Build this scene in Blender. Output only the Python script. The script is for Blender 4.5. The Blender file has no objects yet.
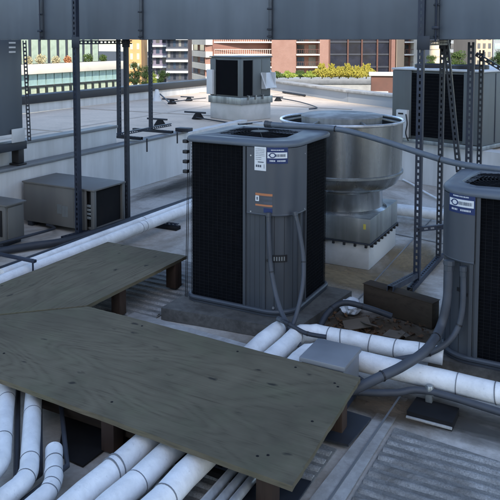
import bpy, bmesh, math, random
from mathutils import Vector, Matrix
R = math.radians
random.seed(11)
scene = bpy.context.scene
COL = scene.collection

# ------------------------------------------------------------------ measured camera (rooftop metres)
F = 700.0; CX = 230.0; YH = 40.0; TILT = R(4); CY = YH + F * math.tan(TILT); EYE = 2.2; HEAD = R(28.9)

def ray(x, y):
    u = (x - CX) / F; v = (y - CY) / F
    return u, math.cos(TILT) - v * math.sin(TILT), math.sin(TILT) + v * math.cos(TILT)
def lat(l, d): return (l * math.cos(HEAD) - d * math.sin(HEAD), l * math.sin(HEAD) + d * math.cos(HEAD))
def P(x, y, z):
    u, fw, dn = ray(x, y); s = (EYE - z) / dn; a = lat(u * s, fw * s); return Vector((a[0], a[1], z))
def atY(x, y, Y):
    u, fw, dn = ray(x, y); w = lat(u, fw); s = Y / w[1]; return Vector((w[0] * s, Y, EYE - dn * s))
def atX(x, y, X):
    u, fw, dn = ray(x, y); w = lat(u, fw); s = X / w[0]; return Vector((X, w[1] * s, EYE - dn * s))
def atD(x, y, d):
    u, fw, dn = ray(x, y); s = d / fw; a = lat(u * s, d); return Vector((a[0], a[1], EYE - dn * s))

# ------------------------------------------------------------------ materials
def new_mat(name):
    m = bpy.data.materials.new(name); m.use_nodes = True
    return m, m.node_tree.nodes, m.node_tree.links, m.node_tree.nodes['Principled BSDF']
def ramp(n, l, src, stops):
    r = n.new('ShaderNodeValToRGB'); e = r.color_ramp.elements
    while len(e) < len(stops): e.new(0.5)
    for i, (p, c) in enumerate(stops):
        e[i].position = p; e[i].color = (c[0], c[1], c[2], 1) if not isinstance(c, (int, float)) else (c, c, c, 1)
    l.new(src, r.inputs[0]); return r.outputs[0]
def coords(n, l, scale=(1, 1, 1), kind='Object', rot=(0, 0, 0)):
    t = n.new('ShaderNodeTexCoord'); m = n.new('ShaderNodeMapping')
    m.inputs['Scale'].default_value = scale; m.inputs['Rotation'].default_value = rot
    l.new(t.outputs[kind], m.inputs[0]); return m.outputs[0]
def noise(n, l, vec, scale, detail=4, rough=.55, dist=0):
    x = n.new('ShaderNodeTexNoise'); x.inputs['Scale'].default_value = scale; x.inputs['Detail'].default_value = detail
    x.inputs['Roughness'].default_value = rough; x.inputs['Distortion'].default_value = dist
    l.new(vec, x.inputs['Vector']); return x.outputs['Fac']
def mix(n, l, fac, a, b, mode='MIX'):
    x = n.new('ShaderNodeMixRGB'); x.blend_type = mode
    for i, v in ((0, fac), (1, a), (2, b)):
        if isinstance(v, (int, float)): x.inputs[i].default_value = v if i == 0 else (v, v, v, 1)
        elif isinstance(v, tuple): x.inputs[i].default_value = (*v, 1)
        else: l.new(v, x.inputs[i])
    return x.outputs[0]
def bump(n, l, b, h, strength=.3, dist=.01):
    x = n.new('ShaderNodeBump'); x.inputs['Strength'].default_value = strength; x.inputs['Distance'].default_value = dist
    l.new(h, x.inputs['Height']); l.new(x.outputs[0], b.inputs['Normal'])

def worn(name, col, var=.15, rough=.6, metal=0.0, scale=6, dirt=(.06, .05, .04), dirt_amt=.25, bmp=.12, spec=.4):
    """paint, membrane or metal with uneven tone, grime blotches and slight bumps"""
    m, n, l, b = new_mat(name); v = coords(n, l)
    a = noise(n, l, v, scale, 5); c = ramp(n, l, a, [(.3, tuple(x * (1 - var) for x in col)), (.7, tuple(min(1, x * (1 + var)) for x in col))])
    d = noise(n, l, v, scale * .37, 6, .65, .4); df = ramp(n, l, d, [(.52, 0), (.78, dirt_amt)])
    c2 = mix(n, l, df, c, dirt); l.new(c2, b.inputs['Base Color'])
    rr = ramp(n, l, a, [(.2, max(.05, rough - .12)), (.8, min(1, rough + .12))]); l.new(rr, b.inputs['Roughness'])
    b.inputs['Metallic'].default_value = metal; b.inputs['Specular IOR Level'].default_value = spec
    bump(n, l, b, noise(n, l, v, scale * 5, 3), bmp, .004)
    return m

def streaked(name, col, streak, rough, metal, amt=.5, vscale=(9, 9, .7), spec=.5):
    """sheet metal with run-down streaks"""
    m, n, l, b = new_mat(name); v = coords(n, l, vscale)
    a = noise(n, l, v, 1.0, 5, .6); c = ramp(n, l, a, [(.35, streak), (.65, col)])
    v2 = coords(n, l); k = noise(n, l, v2, 2.2, 4); c2 = mix(n, l, ramp(n, l, k, [(.4, 0), (.75, amt)]), c, tuple(x * .7 for x in col))
    l.new(c2, b.inputs['Base Color']); l.new(ramp(n, l, a, [(.2, rough - .08), (.8, rough + .12)]), b.inputs['Roughness'])
    b.inputs['Metallic'].default_value = metal; b.inputs['Specular IOR Level'].default_value = spec
    bump(n, l, b, noise(n, l, v2, 1.6, 3), .25, .02)
    return m

def wood(name, along='X', dark=(.056, .045, .028), light=(.146, .125, .083), knots=True, rough=.85, contrast=1):
    m, n, l, b = new_mat(name)
    sc = (1.3, 9, 9) if along == 'X' else ((9, 1.3, 9) if along == 'Y' else (9, 9, 1.3))
    v = coords(n, l, sc); vi = coords(n, l)
    # cathedral figure: contour lines of a slow stretched noise, plus fine straight grain
    vs_ = coords(n, l, tuple(.26 if q < 2 else .95 for q in sc))
    f0 = noise(n, l, vs_, 1.0, 3.0, .5, .5)
    mu_ = n.new('ShaderNodeMath'); mu_.operation = 'MULTIPLY'; l.new(f0, mu_.inputs[0]); mu_.inputs[1].default_value = 44
    pp_ = n.new('ShaderNodeMath'); pp_.operation = 'PINGPONG'; l.new(mu_.outputs[0], pp_.inputs[0]); pp_.inputs[1].default_value = .5
    con = ramp(n, l, pp_.outputs[0], [(.0, 0), (.5, 1)])
    vf = coords(n, l, tuple(3.2 if q < 2 else 130 for q in sc))
    fine = noise(n, l, vf, 1.0, 3, .6, .2)
    g = noise(n, l, v, 2.2, 8, .7, .4)
    fig = mix(n, l, .5, mix(n, l, .7, con, g), fine)
    c = ramp(n, l, fig, [(.29, dark), (.46, tuple((a + 2.6 * bb) / 3.6 for a, bb in zip(dark, light))), (.68, light)])
    s = noise(n, l, vi, 1.7, 5, .6, .5)
    c = mix(n, l, ramp(n, l, s, [(.42, 0), (.7, .6)]), c, tuple(x * .45 for x in light))
    s2 = noise(n, l, vi, 3.1, 4, .6, 0)
    c = mix(n, l, ramp(n, l, s2, [(.5, 0), (.8, .35)]), c, (light[0] * .9, light[1] * 1.12, light[2] * .95))
    if knots:
        vk = coords(n, l, (4.2, 8.5, 3) if along == 'X' else (8.5, 4.2, 3))
        nd = n.new('ShaderNodeTexNoise'); nd.inputs['Scale'].default_value = 3; l.new(vk, nd.inputs['Vector'])
        add = n.new('ShaderNodeVectorMath'); add.operation = 'MULTIPLY_ADD'; l.new(nd.outputs['Color'], add.inputs[0]); add.inputs[1].default_value = (.35, .35, .35); l.new(vk, add.inputs[2])
        k = n.new('ShaderNodeTexVoronoi'); k.inputs['Scale'].default_value = 1; k.inputs['Randomness'].default_value = 1; l.new(add.outputs[0], k.inputs['Vector'])
        kn = ramp(n, l, k.outputs['Distance'], [(.06, .9), (.16, 0)])
        pick = n.new('ShaderNodeSeparateColor'); l.new(k.outputs['Color'], pick.inputs[0])
        pk = ramp(n, l, pick.outputs[0], [(.3, 0), (.35, 1)])
        mm = n.new('ShaderNodeMath'); mm.operation = 'MULTIPLY'; l.new(kn, mm.inputs[0]); l.new(pk, mm.inputs[1])
        c = mix(n, l, mm.outputs[0], c, (.02, .018, .015))
    l.new(c, b.inputs['Base Color']); b.inputs['Roughness'].default_value = rough; b.inputs['Specular IOR Level'].default_value = .25
    bump(n, l, b, fig, .3, .0015)
    return m

def membrane(name, col, stain, amt=.6, sc=.8, fine=.1, grain=26):
    m, n, l, b = new_mat(name); v = coords(n, l)
    a = noise(n, l, v, grain, 6, .7); base = ramp(n, l, a, [(.3, tuple(x * (1 - fine) for x in col)), (.7, tuple(x * (1 + fine) for x in col))])
    d = noise(n, l, v, sc, 8, .68, .8); c = mix(n, l, ramp(n, l, d, [(.42, 0), (.66, amt)]), base, stain)
    d2 = noise(n, l, v, sc * 4.3, 6, .7, .3); c = mix(n, l, ramp(n, l, d2, [(.55, 0), (.75, amt * .6)]), c, tuple(x * .5 for x in stain))
    d3 = noise(n, l, v, sc * 2.1, 5, .6, 1.5); c = mix(n, l, ramp(n, l, d3, [(.58, 0), (.7, .35)]), c, tuple(min(1, x * 1.25) for x in col))
    l.new(c, b.inputs['Base Color']); b.inputs['Roughness'].default_value = .8; b.inputs['Specular IOR Level'].default_value = .3
    bump(n, l, b, mix(n, l, .5, a, d2), .25, .006)
    return m

def jacket(name, col):
    """white insulation jacket: scuffs, drips, grey dust on it"""
    m, n, l, b = new_mat(name); v = coords(n, l)
    a = noise(n, l, v, 9, 6, .65, .3); c = ramp(n, l, a, [(.3, tuple(x * .8 for x in col)), (.62, col)])
    d = noise(n, l, v, 34, 4, .7, .8); c = mix(n, l, ramp(n, l, d, [(.6, 0), (.75, .4)]), c, (.26, .24, .21))
    d2 = noise(n, l, v, 3.1, 4, .6); c = mix(n, l, ramp(n, l, d2, [(.5, 0), (.75, .4)]), c, (.34, .31, .28))
    l.new(c, b.inputs['Base Color']); b.inputs['Roughness'].default_value = .48
    bump(n, l, b, mix(n, l, .5, noise(n, l, v, 11, 4), noise(n, l, v, 40, 2, .5, .8)), .32, .012)
    return m

def galv(name, col=(.46, .48, .485), rough=.2, metal=.9):
    m, n, l, b = new_mat(name); v = coords(n, l)
    vo = n.new('ShaderNodeTexVoronoi'); vo.inputs['Scale'].default_value = 34; l.new(v, vo.inputs['Vector'])
    sp = n.new('ShaderNodeSeparateColor'); l.new(vo.outputs['Color'], sp.inputs[0])
    c = ramp(n, l, sp.outputs[0], [(0, tuple(x * .94 for x in col)), (1, tuple(x * 1.05 for x in col))])
    d = noise(n, l, coords(n, l, (4, 4, .25)), 1.3, 4); c = mix(n, l, ramp(n, l, d, [(.4, 0), (.62, .75)]), c, tuple(x * .42 for x in col))  # dark vertical streaks painted in to imitate reflections in the sheet
    l.new(c, b.inputs['Base Color']); b.inputs['Metallic'].default_value = metal
    l.new(ramp(n, l, d, [(.3, rough - .06), (.7, rough + .15)]), b.inputs['Roughness'])
    bump(n, l, b, noise(n, l, v, 3, 3), .2, .012)
    return m

def brick(name, c1, c2, mortar, scale=1.0):
    m, n, l, b = new_mat(name); v = coords(n, l, (1, 1, 1), 'Object', (R(90), 0, 0))
    t = n.new('ShaderNodeTexBrick'); t.inputs['Scale'].default_value = scale; t.inputs['Mortar Size'].default_value = .01
    t.inputs['Brick Width'].default_value = .22; t.inputs['Row Height'].default_value = .075
    t.inputs['Color1'].default_value = (*c1, 1); t.inputs['Color2'].default_value = (*c2, 1); t.inputs['Mortar'].default_value = (*mortar, 1)
    l.new(v, t.inputs['Vector']); k = noise(n, l, coords(n, l), .5, 5)
    l.new(mix(n, l, ramp(n, l, k, [(.4, 0), (.7, .3)]), t.outputs['Color'], tuple(x * .6 for x in c1)), b.inputs['Base Color']); b.inputs['Roughness'].default_value = .85
    return m

def glass(name, col, rough=.08, metal=0.0):
    m, n, l, b = new_mat(name); v = coords(n, l, (.5, .5, .5)); a = noise(n, l, v, 1.3, 3)
    l.new(ramp(n, l, a, [(.35, tuple(x * .6 for x in col)), (.65, tuple(min(1, x * 1.3) for x in col))]), b.inputs['Base Color'])
    b.inputs['Roughness'].default_value = rough; b.inputs['Specular IOR Level'].default_value = .8; b.inputs['Metallic'].default_value = metal
    return m

def leafy(name, c1, c2):
    m, n, l, b = new_mat(name); v = coords(n, l); a = noise(n, l, v, 2.3, 5, .8)
    l.new(ramp(n, l, a, [(.3, c1), (.7, c2)]), b.inputs['Base Color']); b.inputs['Roughness'].default_value = .7
    b.inputs['Specular IOR Level'].default_value = .2
    return m

M = {}
M['deck'] = membrane('aged_roof_membrane', (.46, .43, .39), (.19, .155, .115), .9, .75, .14)
M['terrace'] = membrane('pale_roof_membrane', (.62, .51, .40), (.40, .33, .26), .65, .3)  # beige membrane, its tone warmed to stand in for reflected sunlight
M['wallmem'] = streaked('wall_membrane', (.62, .615, .60), (.49, .48, .46), .75, 0, .35, (5, 5, .5), .25)
M['cap'] = worn('cap_flashing', (.17, .175, .18), .12, .5, .2, 4)
M['capblack'] = worn('dark_coping', (.022, .024, .028), .2, .5, 0, 4, dirt_amt=.1)
M['mat'] = membrane('ribbed_walkway', (.29, .285, .27), (.09, .082, .072), .9, 2.4, .45, 110)
M['matbase'] = membrane('mat_base', (.2, .195, .18), (.08, .075, .068), .7, 3, .35, 110)  # darker copy of the mat colour, painting the shade between the ribs
M['lap'] = membrane('membrane_lap', (.50, .42, .34), (.36, .3, .24), .6, 1.2)
M['flash'] = membrane('flashing_strip', (.37, .365, .35), (.17, .155, .135), .8, 1.4, .15)
M['pad'] = membrane('grey_pad', (.105, .10, .09), (.04, .036, .032), .85, 2.6, .25)
M['concrete'] = membrane('concrete', (.36, .35, .33), (.18, .17, .15), .6, .4)
M['ply'] = wood('weathered_plywood', 'X'); M['plyY'] = wood('weathered_plywood_cross', 'Y')
M['post'] = wood('brown_post_wood', 'Z', (.022, .014, .010), (.062, .038, .028), False)
M['timber'] = wood('dark_timber', 'X', (.018, .012, .008), (.055, .038, .025), False)
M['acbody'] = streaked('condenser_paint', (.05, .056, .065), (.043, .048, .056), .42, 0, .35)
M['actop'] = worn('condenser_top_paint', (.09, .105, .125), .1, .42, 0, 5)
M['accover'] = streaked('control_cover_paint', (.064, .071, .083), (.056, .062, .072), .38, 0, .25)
M['coil'] = worn('coil_black', (.0045, .005, .0065), .3, .75, 0, 20, dirt_amt=.03, spec=.04)
M['wire'] = worn('guard_wire', (.008, .0085, .010), .2, .6, 0, 8, dirt_amt=.05, spec=.1)
M['black'] = worn('black_plastic', (.014, .014, .016), .25, .5, 0, 8, dirt_amt=.15)
M['rubber'] = worn('black_rubber', (.011, .011, .012), .3, .85, 0, 8, dirt=(.1, .09, .08), dirt_amt=.12, spec=.2)
M['dark'] = worn('dark_recess', (.012, .012, .013), .2, .8, 0, 6, spec=.1)
M['strut'] = worn('strut_steel', (.025, .032, .05), .2, .45, .3, 9, (.05, .035, .025), .3)
M['strutdark'] = worn('strut_steel_dark', (.03, .035, .045), .2, .5, .3, 9, (.05, .03, .02), .3)
M['duct'] = streaked('duct_sheet', (.14, .165, .195), (.10, .123, .15), .42, .25, .6, (3.5, 3.5, .3))
M['ductb'] = streaked('duct_sheet_dull', (.12, .143, .17), (.09, .108, .132), .45, .25, .6, (3.5, 3.5, .3))
M['flange'] = worn('duct_flange', (.075, .085, .1), .2, .45, .4, 8)
M['galv'] = galv('galvanised_sheet'); M['galvdull'] = galv('galvanised_dull', (.33, .35, .35), .4, .7)
M['galvlid'] = galv('dull_fan_lid', (.34, .35, .35), .55, .35)
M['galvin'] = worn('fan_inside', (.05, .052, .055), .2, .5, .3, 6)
M['jacket'] = jacket('white_pipe_jacket', (.80, .79, .77)); M['jacketb'] = jacket('grey_white_pipe_jacket', (.74, .735, .72))
M['tape'] = worn('dark_tape', (.16, .165, .175), .3, .6, 0, 9)
M['conduit'] = galv('bright_conduit', (.72, .73, .74), .28, .55)
M['hose'] = worn('grey_flexible_conduit', (.05, .055, .066), .15, .55, 0, 10, dirt_amt=.15)
M['hosedark'] = worn('dark_flexible_hose', (.024, .027, .034), .2, .55, 0, 10, dirt_amt=.15)
M['tubeblue'] = worn('blue_grey_tube', (.10, .12, .145), .15, .5, 0, 10, dirt_amt=.15)
M['jbox'] = worn('grey_enamel_box', (.19, .2, .215), .1, .45, .1, 5)
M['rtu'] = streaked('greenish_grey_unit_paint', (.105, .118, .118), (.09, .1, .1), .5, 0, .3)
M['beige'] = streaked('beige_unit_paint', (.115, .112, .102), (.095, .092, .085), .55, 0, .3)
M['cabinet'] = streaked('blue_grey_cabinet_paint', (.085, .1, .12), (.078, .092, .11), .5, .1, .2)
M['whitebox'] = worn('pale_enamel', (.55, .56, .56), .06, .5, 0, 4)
M['curbwhite'] = worn('white_curb', (.43, .425, .41), .12, .7, 0, 3, (.1, .08, .05), .5)
M['sticker'] = worn('white_sticker', (.62, .63, .63), .04, .5, 0, 5, dirt_amt=.1)
M['blue'] = worn('blue_sticker', (.012, .026, .095), .1, .5, 0, 5, dirt_amt=.1)
M['ink'] = worn('print_ink', (.07, .08, .1), .1, .5, 0, 5, dirt_amt=0)
M['orange'] = worn('orange_warning_print', (.42, .16, .07), .1, .5, 0, 5, dirt_amt=.1)
M['yellow'] = worn('yellow_tag', (.5, .42, .08), .1, .5, 0, 5, dirt_amt=.1)
M['screw'] = worn('bright_screw', (.6, .6, .6), .1, .3, .8, 5, dirt_amt=0)
M['steelcream'] = worn('cream_render', (.72, .64, .52), .05, .8, 0, .5)
M['cream'] = worn('cream_slab', (.74, .70, .60), .05, .8, 0, .5)
M['white'] = worn('white_balcony_paint', (.78, .76, .70), .05, .7, 0, .5)
M['brick'] = brick('salmon_brick', (.33, .15, .105), (.27, .115, .08), (.36, .3, .26)); M['brickdark'] = brick('red_brick', (.26, .095, .06), (.2, .07, .05), (.3, .25, .22))
M['glassdark'] = glass('dark_window_glass', (.02, .025, .035)); M['glassgreen'] = glass('green_tinted_glass', (.40, .48, .37), .15)
M['glassteal'] = glass('teal_spandrel_glass', (.36, .52, .48), .25); M['glasspale'] = glass('pale_curtained_glass', (.55, .6, .42), .2)
M['glassbay'] = worn('navy_bay_glass', (.014, .017, .03), .5, .25, 0, .35, (.06, .06, .07), .5, 0, .25)
M['glassblue'] = glass('blue_window_glass', (.05, .075, .11))
M['mullion'] = worn('dark_mullion', (.03, .035, .035), .1, .5, .2, 2); M['mullbrown'] = worn('brown_mullion', (.12, .055, .04), .1, .6, .1, 2)
M['greywall'] = worn('grey_render', (.30, .32, .34), .06, .8, 0, .4); M['tan'] = worn('tan_render', (.50, .38, .27), .06, .8, 0, .4)
M['darkclad'] = worn('dark_cladding', (.045, .05, .065), .1, .5, .1, .5); M['orangewall'] = worn('orange_render', (.62, .34, .14), .06, .8, 0, .4)
M['purple'] = worn('mauve_grey_cladding', (.17, .15, .2), .06, .7, 0, .4); M['towerwall'] = worn('tower_concrete', (.32, .31, .29), .08, .8, 0, .3)
M['asphalt'] = worn('street_asphalt', (.05, .05, .052), .2, .9, 0, .4)
M['leafdark'] = leafy('dark_foliage', (.018, .035, .012), (.05, .085, .022)); M['leafmid'] = leafy('green_foliage', (.03, .055, .014), (.08, .12, .03))
M['leafyellow'] = leafy('yellow_foliage', (.2, .18, .025), (.44, .36, .06)); M['leaflime'] = leafy('lime_foliage', (.12, .17, .03), (.3, .34, .06))
M['bark'] = worn('bark', (.07, .05, .035), .2, .9, 0, 5)
M['deadleaf'] = leafy('dead_leaves', (.045, .027, .016), (.14, .07, .032)); M['bag'] = worn('white_bag', (.6, .62, .64), .08, .5, 0, 8, dirt_amt=.3)
M['cardboard'] = worn('wet_cardboard', (.12, .095, .07), .2, .85, 0, 6); M['domecol'] = worn('pale_tan_dome', (.62, .5, .34), .05, .7, 0, 1)
M['pot'] = worn('terracotta_pot', (.4, .17, .07), .1, .8, 0, 2); M['creamshrub'] = leafy('pale_dry_foliage', (.28, .24, .13), (.5, .44, .27))
M['plaster'] = worn('brown_box_brick', (.13, .062, .045), .2, .8, 0, 3)

# ------------------------------------------------------------------ mesh builder
class MB:
    def __init__(s): s.bm = bmesh.new()
    def box(s, x0, x1, y0, y1, z0, z1, bev=0, mtx=None, seg=2):
        r = bmesh.ops.create_cube(s.bm, size=1); vs = r['verts']
        bmesh.ops.scale(s.bm, vec=(abs(x1 - x0), abs(y1 - y0), abs(z1 - z0)), verts=vs)
        bmesh.ops.translate(s.bm, vec=((x0 + x1) / 2, (y0 + y1) / 2, (z0 + z1) / 2), verts=vs)
        if bev:
            es = {e for v in vs for e in v.link_edges}
            g = bmesh.ops.bevel(s.bm, geom=list(es), offset=bev, segments=seg, affect='EDGES', profile=.5); vs = list({v for v in g['verts']} | {v for v in vs if v.is_valid})
        if mtx: bmesh.ops.transform(s.bm, matrix=mtx, verts=vs)
        return s
    def obox(s, c, size, rz=0, bev=0, rx=0, ry=0):
        m = Matrix.Translation(Vector(c)) @ Matrix.Rotation(rz, 4, 'Z') @ Matrix.Rotation(ry, 4, 'Y') @ Matrix.Rotation(rx, 4, 'X')
        a, b, d = (x / 2 for x in size); return s.box(-a, a, -b, b, -d, d, bev, m)
    def tube(s, pts, r, n=12, caps=True, closed=False):
        pts = [Vector(p) for p in pts]; N = len(pts); rings = []
        up = None
        for i, p in enumerate(pts):
            if closed: t = pts[(i + 1) % N] - pts[i - 1]
            else: t = (pts[min(i + 1, N - 1)] - pts[max(i - 1, 0)])
            t.normalize()
            if up is None: up = Vector((0, 0, 1)) if abs(t.z) < .9 else Vector((1, 0, 0))
            a = up - t * up.dot(t)
            if a.length < 1e-4: a = Vector((1, 0, 0)) - t * t.x
            a.normalize(); up = a; b = t.cross(a); rr = r[i] if isinstance(r, (list, tuple)) else r
            rings.append([s.bm.verts.new(p + (a * math.cos(2 * math.pi * k / n) + b * math.sin(2 * math.pi * k / n)) * rr) for k in range(n)])
        for i in range(N if closed else N - 1):
            A, B = rings[i], rings[(i + 1) % N]
            for k in range(n): s.bm.faces.new((A[k], A[(k + 1) % n], B[(k + 1) % n], B[k]))
        if caps and not closed:
            s.bm.faces.new(rings[0][::-1]); s.bm.faces.new(rings[-1])
        return s
    def lathe(s, prof, c, n=64):
        c = Vector(c); rings = []
        for (r, z) in prof:
            if r < 1e-5: rings.append([s.bm.verts.new(c + Vector((0, 0, z)))])
            else: rings.append([s.bm.verts.new(c + Vector((r * math.cos(2 * math.pi * k / n), r * math.sin(2 * math.pi * k / n), z))) for k in range(n)])
        for A, B in zip(rings, rings[1:]):
            for k in range(n):
                k2 = (k + 1) % n
                if len(A) == 1 and len(B) == 1: continue
                if len(A) == 1: s.bm.faces.new((A[0], B[k2], B[k]))
                elif len(B) == 1: s.bm.faces.new((A[k], A[k2], B[0]))
                else: s.bm.faces.new((A[k], A[k2], B[k2], B[k]))
        return s
    def prism(s, poly, z0, z1, mtx=None):
        a = [s.bm.verts.new((x, y, z0)) for x, y in poly]; b = [s.bm.verts.new((x, y, z1)) for x, y in poly]; n = len(poly)
        s.bm.faces.new(a[::-1]); s.bm.faces.new(b)
        for i in range(n): s.bm.faces.new((a[i], a[(i + 1) % n], b[(i + 1) % n], b[i]))
        if mtx: bmesh.ops.transform(s.bm, matrix=mtx, verts=a + b)
        return s
    def shell(s, path, z0, z1, t):
        """a thin vertical sheet following an open plan path, thickness t to its left"""
        pts = [Vector((x, y)) for x, y in path]; off = []
        for i, p in enumerate(pts):
            d = (pts[min(i + 1, len(pts) - 1)] - pts[max(i - 1, 0)]).normalized(); off.append(p + Vector((-d.y, d.x)) * t)
        return s.prism([tuple(p) for p in pts] + [tuple(p) for p in off[::-1]], z0, z1)
    def face(s, vs): s.bm.faces.new([s.bm.verts.new(v) for v in vs]); return s

ORG = {}
def obj(name, mb, mat, parent=None, smooth=True, local=False, origin=None):
    bm = mb.bm
    if not local:
        if parent is not None: o = ORG[parent]
        else:
            if origin is not None: o = Vector(origin)
            else:
                xs = [v.co for v in bm.verts]; lo = Vector([min(v[i] for v in xs) for i in range(3)]); hi = Vector([max(v[i] for v in xs) for i in range(3)])
                o = Vector(((lo.x + hi.x) / 2, (lo.y + hi.y) / 2, lo.z))
        bmesh.ops.translate(bm, vec=-o, verts=bm.verts)
    else: o = Vector((0, 0, 0)) if parent is None else ORG[parent]
    bmesh.ops.recalc_face_normals(bm, faces=bm.faces)
    me = bpy.data.meshes.new(name); bm.to_mesh(me); bm.free()
    if smooth:
        me.shade_smooth(); me.set_sharp_from_angle(angle=R(32))
    me.materials.append(M[mat] if isinstance(mat, str) else mat)
    ob = bpy.data.objects.new(name, me); COL.objects.link(ob)
    ORG[ob] = o
    if parent is not None: ob.parent = parent
    elif not local: ob.location = o
    return ob
def tag(o, label, cat, group=None, kind=None):
    if label: o['label'] = label
    if cat: o['category'] = cat
    if group: o['group'] = group
    if kind: o['kind'] = kind
    return o
def thing(name, label, cat, loc, rz=0, group=None):
    o = bpy.data.objects.new(name, None); COL.objects.link(o); o.location = loc; o.rotation_euler = (0, 0, rz); o.empty_display_size = .1
    ORG[o] = Vector(loc); return tag(o, label, cat, group)
def struct(o): o['kind'] = 'structure'; return o
def copy_tree(o, parent=None):
    c = o.copy(); COL.objects.link(c); ORG[c] = ORG[o].copy()
    if parent is not None: c.parent = parent
    for ch in list(o.children): copy_tree(ch, c)
    return c
def spline(pts, n=10):
    pts = [Vector(p) for p in pts]; out = []
    for i in range(len(pts) - 1):
        p0 = pts[max(i - 1, 0)]; p1 = pts[i]; p2 = pts[i + 1]; p3 = pts[min(i + 2, len(pts) - 1)]
        for k in range(n):
            t = k / n
            out.append(.5 * ((2 * p1) + (p2 - p0) * t + (2 * p0 - 5 * p1 + 4 * p2 - p3) * t * t + (3 * p1 - p0 - 3 * p2 + p3) * t ** 3))
    out.append(pts[-1]); return out
def round_rect(x0, x1, y0, y1, r, n=6, rs=None):
    """rounded rectangle; rs = radii of the corners (right front, right back, left back, left front)"""
    q = rs or (r, r, r, r); out = []
    for (sx_, sy_, a), rr in zip(((1, 0, -90), (1, 1, 0), (0, 1, 90), (0, 0, 180)), q):
        cx = x1 - rr if sx_ else x0 + rr; cy = y1 - rr if sy_ else y0 + rr
        for k in range(n + 1):
            t = R(a + 90 * k / n); out.append((cx + rr * math.cos(t), cy + rr * math.sin(t)))
    return out
def proj(p):
    """photo column of a world point"""
    la = p[0] * math.cos(HEAD) + p[1] * math.sin(HEAD); d = -p[0] * math.sin(HEAD) + p[1] * math.cos(HEAD); h = p[2] - EYE
    return CX + F * la / (d * math.cos(TILT) - h * math.sin(TILT))
class Wrap:
    """lays flat stickers round a curved cover: u runs along the plan path in metres"""
    def __init__(s, path):
        s.p = [Vector(q) for q in path]; s.L = [0]
        for a, b in zip(s.p, s.p[1:]): s.L.append(s.L[-1] + (b - a).length)
    def at(s, u, off):
        u = min(max(u, 0), s.L[-1] - 1e-6)
        for i in range(len(s.p) - 1):
            if u <= s.L[i + 1]:
                d = (s.p[i + 1] - s.p[i]); f = (u - s.L[i]) / d.length; d.normalize(); return s.p[i] + d * f * (s.p[i + 1] - s.p[i]).length + Vector((d.y, -d.x)) * off
    def find(s, px, z):
        best = min(range(0, 400), key=lambda k: abs(proj((*s.at(s.L[-1] * k / 400, 0), z)) - px)); return s.L[-1] * best / 400
    def patch(s, mb, u0, u1, z0, z1, off, th=.0012):
        n = max(1, int(abs(u1 - u0) / .012)); us = [u0 + (u1 - u0) * k / n for k in range(n + 1)]
        o = [s.at(u, off + th) for u in us]; i_ = [s.at(u, off) for u in us]
        mb.prism([tuple(q) for q in o] + [tuple(q) for q in i_[::-1]], z0, z1); return mb
def channel(mb, p0, p1, face, w=.05, dep=.05, t=.004, pitch=.055, slot=.03, slotw=.016):
    """slotted strut channel from p0 to p1; the slotted web looks along 'face'"""
    p0 = Vector(p0); p1 = Vector(p1); ax = (p1 - p0); L = ax.length; ax.normalize(); f = Vector(face); f = (f - ax * f.dot(ax)).normalized(); sd = ax.cross(f)
    m = Matrix((sd, f, ax)).transposed().to_4x4(); m.translation = p0
    h = dep / 2; q = w / 2
    mb.box(-q, -q + t, -h, h, 0, L, 0, m); mb.box(q - t, q, -h, h, 0, L, 0, m)           # flanges
    mb.box(-q + t, -slotw / 2, h - t, h, 0, L, 0, m); mb.box(slotw / 2, q - t, h - t, h, 0, L, 0, m)
    n = max(1, int(L / pitch)); pp = L / n
    for k in range(n): mb.box(-slotw / 2, slotw / 2, h - t + .0004, h - .0004, k * pp, k * pp + (pp - slot), 0, m)
    return mb

# ================================================================== SETTING
# ---- street level far below, reaching the horizon
g = MB().box(-900, 900, -900, 900, -16.5, -16)
tag(struct(obj('street_ground', g, 'asphalt')), 'grey street level far below the rooftops', 'ground')

lower = [(-6.04, -9), (7.5, -9), (7.5, 7.6), (-6.04, 12.0)]
g = MB().prism([(-6.2, -9), (7.5, -9), (7.5, 7.55), (-6.2, 12.0)], -16, 0)
tag(struct(obj('roof_deck', g, 'deck', smooth=False, origin=(0, 0, 0))), 'stained grey lower roof deck under the condensers', 'roof')
# upper roof beyond the low walls (one step up)
wn = Vector((.309, .951))
upper = [(-11.35, -9), (-6.42, -9), (-6.42, 12.1), (7.5, 7.6), (7.5, 8.4), (-4.59, 16.4), (-5.94, 17.2), (-10.35, 20.97), (-11.2, 20.97)]
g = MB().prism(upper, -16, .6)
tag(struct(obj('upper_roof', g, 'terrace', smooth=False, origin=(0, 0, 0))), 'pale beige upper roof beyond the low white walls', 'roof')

# low walls round the lower deck
r_ = thing('parapet_wall', 'low white membrane wall with thin grey cap behind the boxy units', 'wall', (-6.1, 3, 0))
obj('wall_face', MB().box(-6.34, -6.19, -9, 11.9, 0.003, .665), 'wallmem', r_, smooth=False)
obj('cap', MB().box(-6.355, -6.172, -9, 9.75, .665, .703, .006), 'cap', r_)
r_ = thing('parapet_wall', 'slightly higher white wall with grey cap running behind the first low wall', 'wall', (-6.5, 3, .0))
obj('wall_face', MB().box(-6.56, -6.41, -9, 8.15, .3, .91), 'wallmem', r_, smooth=False)
obj('cap', MB().box(-6.58, -6.39, -9, 8.17, .91, .95, .006), 'cap', r_)
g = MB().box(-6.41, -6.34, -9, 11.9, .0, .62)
tag(struct(obj('roof_gap', g, 'terrace', smooth=False)), 'narrow pale strip between the two low walls', 'roof')
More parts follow.
